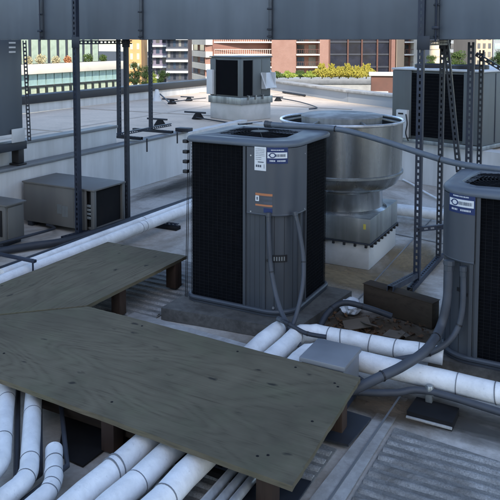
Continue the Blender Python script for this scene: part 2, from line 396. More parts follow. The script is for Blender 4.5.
# wall along the back of the lower deck (turned 18 degrees)
ang = R(-18); dx = Vector((math.cos(ang), math.sin(ang), 0)); dy = Vector((-math.sin(ang), math.cos(ang), 0))
pw = Vector((-2.923, 10.80, 0)); a = pw - dx * 3.42; b = pw + dx * 9
g = MB().prism([(a.x, a.y), (b.x, b.y), ((b + dy * .25).x, (b + dy * .25).y), ((a + dy * .25).x, (a + dy * .25).y)], .002, .625)
tag(obj('kerb_wall', g, 'wallmem', smooth=False), 'grey step wall below the big rooftop unit', 'wall')
# far parapets
def wall_run(name, pts, h0, h1, th, label, mat, capmat, ch=.18):
    t = thing(name, label, 'parapet', (pts[0][0], pts[0][1], h0))
    m1 = MB(); m2 = MB()
    for (x0, y0), (x1, y1) in zip(pts, pts[1:]):
        d = Vector((x1 - x0, y1 - y0)); L = d.length; rz = math.atan2(d.y, d.x); c = ((x0 + x1) / 2, (y0 + y1) / 2)
        m1.obox((c[0], c[1], (h0 + h1) / 2), (L, th, h1 - h0), rz); m2.obox((c[0], c[1], h1 + ch / 2), (L + .05, th + .12, ch), rz, .01)
    obj('wall_face', m1, mat, t, smooth=False); obj('coping', m2, capmat, t); return t
wall_run('parapet', [(-11.45, -9), (-11.42, 11), (-11.2, 20.9)], .6, .80, .25, 'white far left parapet with thick black coping', 'wallmem', 'capblack')
wall_run('parapet', [(-11.2, 21.1), (-10.3, 21.1)], .6, .8, .25, 'short end of far parapet behind the small rooftop unit', 'wallmem', 'cap')
wall_run('parapet', [(-10.3, 20.95), (-5.94, 17.25), (-4.5, 16.35), (7.5, 8.5)], .6, .86, .25, 'angled grey parapet in front of the yellow shrubs', 'greywall', 'flash', .06)

for (x0, y0, x1, y1) in [(-11.2, 9.2, -6.6, 9.25), (-11.2, 12.6, -6.4, 12.75), (-11.1, 15.6, -5.3, 15.4), (-8.6, 2.0, -8.7, 19.4), (-11.1, 18.2, -7.4, 18.3)]:
    d = Vector((x1 - x0, y1 - y0)); g = MB().obox(((x0 + x1) / 2, (y0 + y1) / 2, .603 + .0007 * abs(x1 - x0)), (d.length, .09, .004), math.atan2(d.y, d.x))
    struct(obj('roof_seam', g, 'lap', smooth=False))

# ================================================================== LOWER ROOF SURFACE PIECES
def ribbed(name, label, poly, pitch=.078, z=.004):
    """walkway mat with ribs running along X"""
    base = MB().prism(poly, z, z + .006); t = MB()
    ys = [p[1] for p in poly]; y = min(ys) + pitch * .4
    while y < max(ys) - .02:
        xs = []
        for (x0, y0), (x1, y1) in zip(poly, poly[1:] + poly[:1]):
            if (y0 - y) * (y1 - y) < 0: xs.append(x0 + (x1 - x0) * (y - y0) / (y1 - y0))
        if len(xs) == 2:
            xa, xb = sorted(xs); n = max(2, int((xb - xa) / .05))
            pts = [(xa + .01 + (xb - xa - .02) * k / n, y + random.uniform(-.0015, .0015), z - .017 + random.uniform(-.0015, .0015)) for k in range(n + 1)]
            t.tube(pts, [.034 + random.uniform(-.0012, .0012) for _ in pts], 12)
        y += pitch
    o = tag(obj(name, base, 'matbase', smooth=False), label, 'walkway mat', 'ribbed walkway mats on the lower roof')
    obj('ribs', t, 'mat', o); return o
ribbed('walkway_mat', 'grey ribbed walkway mat in the lower right corner', [(-1.055, 2.2), (.9, 2.2), (.9, 3.62), (-1.03, 3.80)])
ribbed('walkway_mat', 'grey ribbed mat half under the near plywood end', [(-2.1, 2.1), (-1.27, 2.3), (-1.245, 3.44), (-2.1, 3.5)])
ribbed('walkway_mat', 'ribbed mat between the brown posts and the pad of the near condenser', [(-4.25, 4.25), (-3.12, 4.25), (-3.12, 5.75), (-4.25, 5.75)], .10)
g = MB().prism([(-1.26, 2.1), (-1.075, 2.1), (-1.05, 4.15), (-1.15, 4.15)], .004, .012)
tag(obj('flashing_strip', g, 'flash'), 'smooth pale strip between the two near ribbed mats', 'flashing')
g = MB().prism([(-3.3, 4.20), (-2.1, 4.12), (-2.1, 4.30), (-3.3, 4.40)], .004, .035)
tag(obj('flashing_strip', g, 'flash'), 'pale strip on the roof in front of the condenser pad', 'flashing')
for k, (x0, y0, x1, y1) in enumerate([(-1.155, 2.1, -1.095, 4.15), (-1.85, 5.6, -1.95, 9.6), (-1.2, 5.9, -1.25, 9.2), (-4.9, 5.9, -4.7, 9.9), (-2.9, 7.9, -1.0, 7.5)]):
    d = Vector((x1 - x0, y1 - y0)); c = ((x0 + x1) / 2, (y0 + y1) / 2)
    g = MB().obox((c[0], c[1], .006 if k else .0148), (d.length, .012, .005), math.atan2(d.y, d.x))
    tag(struct(obj('roof_seam', g, 'cap', smooth=False)), None, None)
# dark metal plate under the near post
g = MB().prism([(-1.41, 3.46), (-1.19, 3.47), (-1.165, 3.79), (-1.36, 3.80)], .022, .034)
tag(obj('base_plate', g, 'strutdark'), 'dark flat metal plate under the near right plywood post', 'plate')
g = MB().prism([(-1.52, 2.78), (-1.24, 2.80), (-1.24, 3.07), (-1.52, 3.05)], .034, .045)
tag(obj('base_plate', g, 'strutdark'), 'dark plate on the ribbed mat under the plywood corner', 'plate')

# ================================================================== PLYWOOD PLATFORM
def sheet(mb, poly, z0, z1):
    mb.prism(poly, z0, z1); return mb
def edge_rough(poly, amp=.0022, n=26):
    out = []
    for (x0, y0), (x1, y1) in zip(poly, poly[1:] + poly[:1]):
        for k in range(n): t = k / n; out.append((x0 + (x1 - x0) * t + random.uniform(-amp, amp) * (k > 0), y0 + (y1 - y0) * t + random.uniform(-amp, amp) * (k > 0)))
    return out
b1 = thing('plywood_platform', 'long weathered plywood sheet across the foreground over the pipes', 'platform', (-2.3, 3.25, 0))
obj('board', MB().prism(edge_rough([(-4.2, 2.80), (-3.019, 2.753), (-1.17, 2.677), (-1.224, 3.765), (-2.915, 3.835), (-3.30, 3.845), (-4.2, 2.95)]),   .243, .27), 'ply', b1, smooth=False)
def post(mbx, x, y, z1, w=.085, z0=.012): return mbx.box(x - w / 2, x + w / 2, y - w / 2, y + w / 2, z0, z1, .004)
for (x, y) in ((-1.30, 3.60), (-2.30, 2.86), (-1.36, 2.83), (-2.75, 3.75), (-3.25, 3.0)):
    obj('leg', post(MB(), x, y, .2425), 'post', b1)
obj('batten', MB().box(-3.28, -2.16, 3.70, 3.74, .03, .247, .003), 'post', b1); obj('batten', MB().box(-2.16, -1.34, 3.70, 3.74, .225,   .2425, .003), 'post', b1)  # left batten deepened to block light from behind
for (x, y) in ((-1.30, 3.60), (-1.33, 3.63), (-2.30, 2.86), (-1.36, 2.83), (-1.40, 2.80), (-2.75, 3.75), (-3.25, 3.0), (-2.0, 3.72), (-1.6, 3.7), (-1.29, 3.2)):
    obj('screw', MB().lathe([(0, .2722), (.006, .2722), (.008, .2702), (.008, .2698)], (x, y, 0), 8), 'dark', b1)
obj('shade_joist', MB().box(-2.97, -2.13, 2.93, 2.97, .05,   .2425, .003), 'timber', b1); obj('shade_joist', MB().box(-1.63, -1.36, 2.93, 2.97, .135,   .2425, .003), 'timber', b1)  # unseen joists added to darken the space under the sheet
b2 = thing('plywood_platform', 'stained plywood sheet running back from the long sheet beside the white pipes', 'platform', (-3.8, 4.4, 0))
obj('board', MB().prism(edge_rough([(-4.21, 5.2), (-4.23, 2.955), (-3.318, 3.855), (-3.309, 5.198)]), .244, .2715), 'plyY', b2, smooth=False)
for (x, y) in ((-3.40, 4.33), (-3.36, 5.06), (-4.12, 5.06), (-4.12, 4.2)):
    obj('leg', post(MB(), x, y, .2435, .10 if y > 5 else .085, .025 if x > -3.5 else .012), 'post', b2)

# ================================================================== PIPES
def pipe(name, label, pts, r, mat, bands=(), group='white insulated pipes on the lower roof', n=24, bandmat='tape', cap=False, cat='pipe'):
    rr_ = [r * random.uniform(.975, 1.02) for _ in pts]
    tp = [Vector(q) for q in pts]
    if tp[0].y < 1.8: tp.insert(0, tp[0] + (tp[0] - tp[1]).normalized() * 1.4); rr_.insert(0, r)
    if tp[-1].y < 1.8: tp.append(tp[-1] + (tp[-1] - tp[-2]).normalized() * 1.4); rr_.append(r)
    o = tag(obj(name, MB().tube(tp, rr_, n), mat), label, cat, group)
    P3 = [Vector(p) for p in pts]
    for (i, f) in bands:
        i = min(i, len(P3) - 2); d = (P3[i + 1] - P3[i]).normalized(); c = P3[i].lerp(P3[i + 1], f)
        tilt = Vector((random.uniform(-.12, .12), random.uniform(-.12, .12), random.uniform(-.12, .12))); dd = (d + tilt).normalized()
        obj('tape_band', MB().tube([c - dd * .003, c + dd * .003], r * 1.03, n), bandmat, o)
    return o
def elbow(p, q, s, rad=.12, k=7):
    """points going p -> corner q -> s with a rounded corner"""
    p, q, s = Vector(p), Vector(q), Vector(s); a = (p - q).normalized(); b = (s - q).normalized()
    A = q + a * rad; B = q + b * rad; out = []
    for i in range(k + 1):
        t = i / k; out.append(A * (1 - t) ** 2 + q * 2 * t * (1 - t) + B * t * t)
    return out
Z = .155
def wob(pts, amp=.004): return [Vector(p) + Vector((random.uniform(-amp, amp), random.uniform(-amp, amp), random.uniform(-amp, amp))) for p in pts]
def lin(p, q, n): p, q = Vector(p), Vector(q); return [p.lerp(q, k / n) for k in range(n + 1)]
# a: capped at the condenser
pa = lin((-2.035, .3, Z), (-2.035, 4.36, Z), 20)
pa = pa + [Vector((-2.033, 4.40, Z + .004)), Vector((-2.03, 4.42, Z + .006))]
o = tag(obj('insulated_pipe', MB().tube(wob(pa), [.061] * (len(pa) - 2) + [.053, .03], 24), 'jacket'), 'white insulated pipe with rounded end at the foot of the near condenser', 'pipe', 'white insulated pipes on the lower roof')
for f in (2.52, 2.56, 3.1): obj('tape_band', MB().tube([(-2.036, f - .003, Z), (-2.035, f + .003, Z)], .0655, 24), 'tape', o)
e = elbow((-1.885, 3, Z), (-1.885, 4.46, Z), (-1, 4.50, Z), .15)
pb = lin((-1.885, 1.7, Z), (-1.885, 4.2, Z), 12) + e + lin((-1.62, 4.468, Z), (-.92, 4.535, Z), 8)
pipe('insulated_pipe', 'white insulated pipe that elbows right in front of the near condenser pad', wob(pb), .059, 'jacket', [(3, .9), (14, .2), (20, .5), (21, .3), (23, .6), (25, .5), (27, .2)])
e = elbow((-1.71, 3, Z), (-1.71, 4.205, Z), (-1, 4.2, Z), .15)
pc = lin((-1.71, 1.7, Z), (-1.71, 4.0, Z), 12) + e + lin((-1.4, 4.205, Z), (1.2, 4.15, Z), 14)
pipe('insulated_pipe', 'long white insulated pipe passing in front of the right condenser', wob(pc), .064, 'jacket', [(4, .1), (20, .6), (24, .4), (25, .6), (28, .5)])
# diagonal pipes in the lower left
def diag(p, q, s, r, label, bands):
    e = elbow(p, q, s, .09); pts = lin(p, e[0], 6)[:-1] + e + lin(e[-1], s, 4)[1:]
    return pipe('insulated_pipe', label, wob(pts, .002), r, 'jacketb', bands)
diag((-3.9, 3.70, Z), (-2.52, 2.29, Z), (-2.50, 1.7, Z), .047, 'white slanting pipe at the left edge under the plywood', [(4, .2), (5, .5)])
diag((-3.69, 3.74, Z), (-2.335, 2.285, Z), (-2.32, 1.7, Z), .047, 'white slanting pipe with taped elbow second from the left edge', [(4, .4), (5, .8), (9, .3)])
diag((-2.395, 2.52, Z), (-2.185, 2.29, Z), (-2.172, 1.7, Z), .043, 'short white pipe stub with rounded end and double taped elbow', [(2, .5), (5, .5), (8, .5), (10, .2)])
# galvanised conduits beside them
for k, (x, lab) in enumerate(((-1.575, 'bright steel conduit next to the white pipes under the plywood edge'), (-1.515, 'middle one of three bright steel conduits under the plywood edge'), (-1.46, 'bright steel conduit nearest the plywood corner'))):
    tag(obj('steel_conduit', MB().tube([(x, .3, .10), (x, 3.9, .10)], .022, 16), 'conduit'), lab, 'conduit', 'steel conduits under the plywood')
for k, (p, q, rr) in enumerate((((-3.5, 3.55, .09), (-2.40, 2.42, .09), .02), ((-3.75, 3.6, .08), (-2.47, 2.34, .08), .018), ((-3.3, 3.5, .1), (-2.31, 2.52, .1), .014))):
    lab = ['thin dark tube between the two slanting white pipes', 'lower dark tube beside the left slanting pipe', 'thin grey wire tube beside the short white stub'][k]
    tag(obj('cable_conduit', MB().tube([p, q, (q[0] + .03, .3, q[2])], rr, 12), 'hose'), lab, 'conduit', 'thin tubes among the slanting pipes')
# far pipes
pf = lin((-4.52, 4.05, .15), (-4.50, 8.0, .15), 10) + elbow((-4.5, 7, .15), (-4.5, 8.27, .15), (-3, 8.27, .15), .2) + lin((-4.2, 8.27, .15), (3, 8.25, .15), 12)
pipe('insulated_pipe', 'thick white pipe behind the plywood that turns right behind the exhaust fan', wob(pf, .003), .058, 'jacket', [(5, .25), (5, .45), (24, .5)])
pf = lin((-4.72, 4.35, .13), (-4.70, 8.1, .13), 8) + elbow((-4.7, 7, .13), (-4.7, 8.5, .13), (-3, 8.5, .13), .2) + lin((-4.4, 8.5, .13), (3, 8.48, .13), 10)
pipe('insulated_pipe', 'thinner white pipe on the wall side of the thick far pipe', wob(pf, .003), .044, 'jacket', [(4, .5)])
tag(obj('cable_hose', MB().tube(lin((-4.84, 3.9, .12), (-4.83, 8.6, .10), 10), .03, 12), 'hosedark'), 'black hose lying beside the far white pipes', 'hose', 'black hoses on the left side')
tag(obj('cable_hose', MB().tube(spline([(-5.9, 4.0, .06), (-5.35, 5.2, .05), (-5.08, 5.75, .05), (-5.0, 7.2, .05), (-4.95, 8.4, .05)]), .04, 12), 'hosedark'), 'thick black hose curving past the front of the boxy units', 'hose', 'black hoses on the left side')
tag(obj('cable_hose', MB().tube(spline([(-5.8, 4.3, .05), (-5.45, 5.6, .10), (-5.6, 5.95, .05), (-5.75, 6.0, .05)]), .016, 10), 'hosedark'), 'thin black cable in front of the label of the boxy unit', 'hose', 'black hoses on the left side')

# pipe supports
def sup(name, label, x0, x1, y, z1, zl=.0):
    t = thing(name, label, 'pipe support', ((x0 + x1) / 2, y, zl), 0, 'strut pieces under the pipes')
    obj('block', MB().box(x0, x1, y - .05, y + .05, zl + .002, zl + .05, .006), 'rubber', t)
    obj('strut', channel(MB(), (x0, y, zl + .068), (x1, y, zl + .068), (0, -1, 0), .036, .03, .004, .05, .026, .012), 'strut', t)
    obj('rod', MB().tube([(x0 + .03, y, zl + .05), (x0 + .03, y, z1)], .008, 8).tube([(x1 - .03, y, zl + .05), (x1 - .03, y, z1)], .008, 8), 'strut', t)
    obj('top_bar', MB().box(x0, x1, y - .018, y + .018, z1 - .03, z1 - .004, .003), 'strut', t)
sup('pipe_support', 'small strut clamp over the far pipes at the left edge', -4.86, -4.38, 4.42, .29)
for x0, x1, y, lab in ((-4.86, -4.38, 6.7, 'strut cradle under the far white pipes by the left posts'), (-2.14, -1.4, 2.95, 'low cradle under the near white pipes beneath the plywood')):
    t = thing('pipe_support', lab, 'pipe support', ((x0 + x1) / 2, y, 0), 0, 'strut pieces under the pipes')
    obj('block', MB().box(x0, x1, y - .05, y + .05, .002, .045, .006), 'rubber', t)
    obj('strut', channel(MB(), (x0, y, .061), (x1, y, .061), (0, -1, 0), .03, .03, .004, .05, .026, .012), 'strut', t)
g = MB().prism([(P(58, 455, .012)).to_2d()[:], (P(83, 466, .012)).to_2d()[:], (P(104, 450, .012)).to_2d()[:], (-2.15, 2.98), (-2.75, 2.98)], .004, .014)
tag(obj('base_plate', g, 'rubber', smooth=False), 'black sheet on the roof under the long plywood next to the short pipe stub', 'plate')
t = thing('pipe_support', 'black rubber block with pale front edge and a small clamp below the long white pipe', 'pipe support', (-.87, 4.0, 0), 0, 'strut pieces under the pipes')
obj('block', MB().prism([(-1.0, 3.94), (-.74, 3.93), (-.74, 4.12), (-.99, 4.13)], .002, .048), 'rubber', t)
obj('edge_strip', MB().box(-1.0, -.74, 3.918, 3.934, .012, .026, .003), 'flash', t)
obj('clamp', MB().box(-.93, -.89, 4.09, 4.12, .048, .13, .004).box(-.94, -.88, 4.085, 4.125, .095, .105, .002).lathe([(0, .15), (.02, .15), (.026, .135), (.026, .12), (0, .12)], (-.91, 4.105, 0), 12), 'galvdull', t)
tag(obj('cable_conduit', MB().tube(spline([(-1.75, 3.95, .06), (-1.35, 3.96, .07), (-1.1, 4.03, .09), (-.9, 4.1, .115), (-.3, 4.08, .09), (.9, 4.05, .06)]), .021, 12), 'hose'), 'grey conduit from the grey box to the clamp on the rubber block', 'conduit')

# ================================================================== CONDENSERS
WR = {}; WL = {}
def condenser(label, x0, x1, y0, y1, z0, z1, panel_left, panel_right_y, corner='right'):
    """square condenser: panel round the large front right (or front left) corner"""
    r = .075; rb_ = .20
    def rs(off): return tuple((rb_ if k == (0 if corner == 'right' else 3) else r) + off for k in range(4))
    def outline(off, n=8): return round_rect(x0 - off, x1 + off, y0 - off, y1 + off, r, n, rs(off))
    t = thing('condenser_unit', label, 'air conditioner', ((x0 + x1) / 2, (y0 + y1) / 2, z0), 0, 'square condensers on the lower roof')
    ztop = z1 - .042
    mb = MB().prism(outline(.012), z0 + .002, z0 + .022)
    mb.tube([(x, y, z0 + .034) for x, y in outline(.002)], .02, 10, closed=True)
    obj('base_pan', mb, 'acbody', t)
    obj('coil', MB().prism(outline(-.014), z0 + .03, ztop), 'coil', t)
    g = MB()
    for k in range(1, 48):
        z = z0 + .05 + (ztop - z0 - .05) * k / 48
        g.tube([(x, y, z) for x, y in outline(-.006, 4)], .0014, 4, closed=True)
    per = outline(-.005, 4)
    for (ax, ay), (bx, by) in zip(per, per[1:] + per[:1]):
        L = math.hypot(bx - ax, by - ay); n = max(1, int(L / .04))
        for k in range(n): px = ax + (bx - ax) * k / n; py = ay + (by - ay) * k / n; g.tube([(px, py, z0 + .03), (px, py, ztop)], .0018, 4)
    obj('coil_guard', g, 'wire', t)
    # panel path round the corner
    def path(off, xa, yb, n=10):
        pts = []
        if corner == 'right':
            pts.append((xa, y0 - off)); cx, cy = x1 - rb_, y0 + rb_
            for k in range(n + 1): a = R(-90 + 90 * k / n); pts.append((cx + (rb_ + off) * math.cos(a), cy + (rb_ + off) * math.sin(a)))
            pts.append((x1 + off, yb))
        else:
            pts.append((x0 - off, yb)); cx, cy = x0 + rb_, y0 + rb_
            for k in range(n + 1): a = R(180 + 90 * k / n); pts.append((cx + (rb_ + off) * math.cos(a), cy + (rb_ + off) * math.sin(a)))
            pts.append((xa, y0 - off))
        return pts
    p = path(-.004, panel_left, panel_right_y); zc = z0 + (z1 - z0) * .585
    pm = MB().shell(p, z0 + .045, ztop, .02)
    obj('corner_panel', pm, 'acbody', t)
    rb = MB(); q = path(.004, panel_left, panel_right_y)
    for i in (0, 1, len(q) - 2, len(q) - 1): rb.box(q[i][0] - .011, q[i][0] + .011, q[i][1] - .006, q[i][1] + .008, z0 + .045, ztop)
    obj('panel_rib', rb, 'acbody', t)
    sgn = 1 if corner == 'right' else -1
    inx = .028 * sgn if corner == 'right' else -.02
    cov = path(.02, panel_left + inx, panel_right_y - .012)
    cm = MB().shell(cov, zc, ztop - .005, .026)
    # rounded lower lip of the cover
    cm.tube([(x, y, zc + .004) for x, y in path(.008, panel_left + inx, panel_right_y - .012)], .0135, 8)
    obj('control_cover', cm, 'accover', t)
    WR[t] = Wrap(path(.0202, panel_left + inx, panel_right_y - .012, 24)); WL[t] = Wrap(path(-.0035, panel_left, panel_right_y, 24))
    # top cap: rounded rim, shallow deck, round grille
    xc, yc = (x0 + x1) / 2, (y0 + y1) / 2; rim = MB(); R2 = min(x1 - x0, y1 - y0) / 2 * .93
    prof = [(.0, -.045), (.016, -.045), (.023, -.039), (.026, -.029), (.024, -.018), (.018, -.008), (.006, -.001), (-.02, .003), (-.05, .004), (-.085, .004)]
    rings = []
    for off, dz in prof:
        rings.append([rim.bm.verts.new((x, y, z1 + dz)) for x, y in outline(off, 8)])
    for A, B in zip(rings, rings[1:]):
        for k in range(len(A)): rim.bm.faces.new((A[k], A[(k + 1) % len(A)], B[(k + 1) % len(A)], B[k]))
    # deck from the last ring to the circular opening
    last = rings[-1]; circ = []
    for v in last:
        a = math.atan2(v.co.y - yc, v.co.x - xc); circ.append(rim.bm.verts.new((xc + R2 * math.cos(a), yc + R2 * math.sin(a), z1 + .012)))
    low = [rim.bm.verts.new((v.co.x * 1 + (xc - v.co.x) * .05, v.co.y + (yc - v.co.y) * .05, z1 - .025)) for v in circ]
    for A, B in ((last, circ), (circ, low)):
        for k in range(len(A)): rim.bm.faces.new((A[k], A[(k + 1) % len(A)], B[(k + 1) % len(A)], B[k]))
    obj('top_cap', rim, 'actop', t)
    gr = MB()
    for k in range(1, 15): q = R2 * .98 * k / 14; gr.tube([(xc + q * math.cos(a * math.pi / 24), yc + q * math.sin(a * math.pi / 24), z1 + .014 - .02 * (k / 14) ** 2) for a in range(48)], .0022, 4, closed=True)
    for k in range(12): a = k * math.pi / 6; gr.tube([(xc + R2 * f * math.cos(a), yc + R2 * f * math.sin(a), z1 + .014 - .02 * f * f) for f in (.08, .3, .55, .8, 1.0)], .003, 5)
    fg = obj('fan_grille', gr, 'wire', t)
    obj('motor_cap', MB().lathe([(0, .02), (.07, .018), (.08, .008), (.08, -.06), (0, -.06)], (xc, yc, z1), 24), 'black', t)
    bl = MB()
    for k in range(3):
        m = Matrix.Translation((xc, yc, z1 - .11)) @ Matrix.Rotation(k * 2.094, 4, 'Z') @ Matrix.Rotation(.4, 4, 'X'); bl.box(.06, R2 * .9, -.09, .09, -.003, .003, 0, m)
    obj('fan_blade', bl, 'dark', t)
    obj('fan_well', MB().lathe([(0, -.2), (R2 * .93, -.2), (R2 * .94, -.03)], (xc, yc, z1), 40), 'dark', t)
    return t
ac1 = condenser('tall blue grey condenser with tall white sticker and dark coil sides in the middle', -2.985, -2.092, 4.69, 5.52, .10, 1.44, -2.46, 4.99)
ac2 = condenser('condenser cut by the right edge with blue and white sticker near its top', -.972, -.17, 4.615, 5.40, .10, 1.245, -.735, 4.85, 'left')
# stickers, badge and bits laid on the curved covers
def stick(parent, name, mat, wr, rects, off, th=.0012):
    m = MB()
    for (u0, u1, z0, z1) in rects: wr.patch(m, u0, u1, z0, z1, off, th)
    return obj(name, m, mat, parent, smooth=False)
def wline(rnd, u0, u1, z0, z1):
    """a line of small unreadable print as uneven dashes"""
    out = []; u = u0
    while u < u1 - .002:
        w_ = min(rnd.uniform(.003, .0075), u1 - u); out.append((u, u + w_, z0, z1)); u += w_ + rnd.uniform(.002, .004)
    return out
rnd = random.Random(8); wr = WR[ac1]
zt_, zb_ = atY(260, 146.8, 4.67).z, atY(260, 170.5, 4.67).z; ua, ub = wr.find(254.6, 1.37), wr.find(266.2, 1.37); h = zt_ - zb_; w = ub - ua
s1 = stick(ac1, 'rating_sticker', 'sticker', wr, [(ua, ub, zb_, zt_)], .0004)
rec = []
for f in (.08, .15, .22, .29, .36, .44, .52): rec += wline(rnd, ua + w * .1, ua + w * (.9 if f < .4 else .6), zt_ - h * f - .004, zt_ - h * f)
for k in range(3): rec.append((ua + w * (.12 + .17 * k), ua + w * (.25 + .17 * k), zt_ - h * .86, zt_ - h * .76))
rec += [(ua + w * .3, ua + w * .8, zt_ - h * .66, zt_ - h * .62), (ua + w * .82, ua + w * .86, zt_ - h * .9, zt_ - h * .72)]
stick(s1, 'lettering', 'ink', wr, rec, .0018, .0005)
def brand_sticker(parent, wr, ua, ub, zt_, zb_, seed):
    rnd = random.Random(seed); h = zt_ - zb_; w = ub - ua
    s_ = stick(parent, 'service_sticker', 'blue', wr, [(ua, ub, zb_, zt_)], .0004)
    stick(s_, 'white_band', 'sticker', wr, [(ua + w * .03, ub - w * .04, zb_ + h * .32, zb_ + h * .67)], .0018, .0005)
    ring = []; cu = ua + w * .27; cz = zb_ + h * .495; rr = h * .13
    for k in range(20):
        a = k * math.pi / 10; ring.append((cu + rr * 1.3 * math.cos(a) - .0045, cu + rr * 1.3 * math.cos(a) + .0045, cz + rr * math.sin(a) - .0035, cz + rr * math.sin(a) + .0035))
    stick(s_, 'emblem', 'blue', wr, ring + [(ua + w * .08, ua + w * .13, cz - .004, cz + .004)], .0024, .0004)
    stick(s_, 'lettering', 'ink', wr, wline(rnd, ua + w * .43, ua + w * .9, zb_ + h * .41, zb_ + h * .57), .0024, .0004)
    stick(s_, 'lettering', 'sticker', wr, wline(rnd, ua + w * .14, ua + w * .40, zb_ + h * .12, zb_ + h * .21) + wline(rnd, ua + w * .5, ua + w * .88, zb_ + h * .12, zb_ + h * .21) + wline(rnd, ua + w * .2, ua + w * .8, zb_ + h * .78, zb_ + h * .84), .0018, .0005)
brand_sticker(ac1, wr, wr.find(266.9, 1.37), wr.find(288, 1.37), atY(275, 147.2, 4.68).z, atY(275, 164, 4.68).z, 3)
zt_, zb_ = atY(264, 193.5, 4.67).z, atY(264, 213, 4.67).z; ua, ub = wr.find(255.6, 1.05), wr.find(272.5, 1.05); h = zt_ - zb_; w = ub - ua
s3 = stick(ac1, 'warning_sticker', 'accover', wr, [(ua, ub, zb_, zt_)], .0004)
stick(s3, 'orange_band', 'orange', wr, [(ua, ub, zt_ - h * .12, zt_), (ua, ub, zt_ - h * .66, zt_ - h * .57)], .0018, .0004)
wp = stick(s3, 'white_patch', 'sticker', wr, [(ua, ua + w * .22, zt_ - h * .42, zt_ - h * .14)], .0018, .0004)
stick(s3, 'lettering', 'ink', wr, [(ua + w * .07, ua + w * .15, zt_ - h * .36, zt_ - h * .2), (ua + w * .5, ub, zt_ - h * .3, zt_ - h * .2), (ua + w * .5, ub, zt_ - h * .52, zt_ - h * .42)] + wline(rnd, ua + w * .26, ua + w * .48, zt_ - h * .34, zt_ - h * .3) + wline(rnd, ua + w * .26, ua + w * .48, zt_ - h * .44, zt_ - h * .4), .0024, .0004)
stick(s3, 'blue_patch', 'blue', wr, [(ua + w * .5, ub, zb_ + h * .02, zb_ + h * .26)], .0018, .0004)
wl = WL[ac1]; zt_, zb_ = atY(279, 256.3, 4.70).z, atY(279, 263.5, 4.70).z; ua, ub = wl.find(271.8, .65), wl.find(287, .65)
s4 = stick(ac1, 'name_badge', 'black', wl, [(ua, ub, zb_, zt_)], .0002, .005)
stick(s4, 'lettering', 'galvdull', wl, [(ua + (ub - ua) * (.12 + .16 * k), ua + (ub - ua) * (.12 + .16 * k) + .009, zb_ + .012, zt_ - .012) for k in range(5)], .0053, .0006)
def knob(px, z_px, name, mat, r_):
    z = atY(px, z_px, 4.70).z; u = wl.find(px, z); a = wl.at(u, 0); b = wl.at(u, .012); obj(name, MB().tube([(a.x, a.y, z), (b.x, b.y, z)], r_, 12), mat, ac1)
knob(268.3, 260, 'grommet', 'black', .012); knob(273.3, 308, 'screw', 'screw', .009)
wc = WR[ac1]
for f in (.06, .94):
    for z in (1.33, .90):
        a = wc.at(wc.L[-1] * f, 0); b = wc.at(wc.L[-1] * f, .003); obj('screw', MB().tube([(a.x, a.y, z), (b.x, b.y, z)], .006, 8), 'screw', ac1)
# wire strip up the left rear edge of the first condenser
wb = MB(); 
for dx_ in (-.035, -.02): wb.tube([(-3.0 + dx_, 4.74, .10), (-2.965 + dx_, 4.74, 1.42)], .0035, 6)
for z in (1.385, 1.30, 1.22, 1.14): wb.box(-3.045, -3.003, 4.72, 4.76, z - .014, z + .014, .004)
obj('wire_strip', wb, 'black', ac1)
# second condenser sticker
w2 = WR[ac2]; ua, ub = w2.find(449.5, 1.12), w2.find(477, 1.12)
brand_sticker(ac2, w2, min(ua, ub), max(ua, ub), atY(463, 193, 4.60).z, atY(463, 214, 4.60).z, 5)
w3 = WL[ac2]; u1 = w3.find(457, .55); zz_ = atY(461, 291, 4.62).z
stick(ac2, 'badge_remains', 'black', w3, [(u1, u1 + .05, zz_ - .01, zz_ + .015), (u1 + .04, u1 + .075, zz_ - .03, zz_ - .008)], .0004, .003)
# pads
def pad(label, poly, z1):
    tag(obj('equipment_pad', MB().prism(edge_rough(poly, .004, 8), .004, z1), 'pad', smooth=False), label, 'pad', 'pads under the condensers')
pad('dark grey pad under the tall condenser in the middle', [(-3.07, 4.44), (-1.98, 4.56), (-1.88, 5.52), (-3.06, 5.6)], .10)
pad('dark grey pad under the condenser at the right edge', [(-1.03, 4.585), (-.05, 4.585), (-.05, 5.5), (-1.03, 5.5)], .10)
# conduits on the condensers
def hose(label, pts, r, mat='hose', group='flexible hoses around the condensers', ends=1):
    sp = spline(pts, 10); o = tag(obj('flexible_hose', MB().tube(sp, r, 12), mat), label, 'hose', group)
    if ends:
        d = (sp[1] - sp[0]).normalized()
        obj('connector', MB().tube([sp[0] - d * .012, sp[0] - d * .010, sp[0] + d * .02, sp[0] + d * .022, sp[0] + d * .055], [r * 1.05, r * 1.25, r * 1.25, r * 1.12, r * 1.1], 8), 'acbody', o)
    for f in (.34, .7):
        i = int(len(sp) * f); d = (sp[i + 1] - sp[i]).normalized(); obj('tie', MB().tube([sp[i] - d * .005, sp[i] + d * .005], r * 1.12, 10), 'black', o)
    return o
hose('grey flexible hose down the middle of the tall condenser panel', [atY(268.5, 214, 4.66), atY(269, 240, 4.64), atY(271.5, 272, 4.62), atY(279, 306, 4.53), atY(291, 330, 4.40), atY(300, 346, 4.28), atY(304, 362, 4.1)], .017)
hose('grey flexible hose by the right side of the tall condenser panel', [atY(295, 213, 4.75), atY(300, 235, 4.74), atY(303.5, 262, 4.70), atY(302, 290, 4.62), atY(294, 322, 4.48), (-1.98, 4.40, .14), (-1.99, 4.30, .10)], .016)
hose('short dark hose crossing the two white pipe ends', [(-2.02, 4.37, .24), (-1.93, 4.34, .235), (-1.80, 4.33, .20), (-1.66, 4.36, .19)], .015, 'hosedark')
hose('dark hose arching over the leaves beside the pad', [(-1.86, 4.70, .05), (-1.84, 4.86, .15), (-1.76, 4.98, .20), (-1.60, 5.05, .17), (-1.42, 5.10, .12)], .022, 'hosedark')
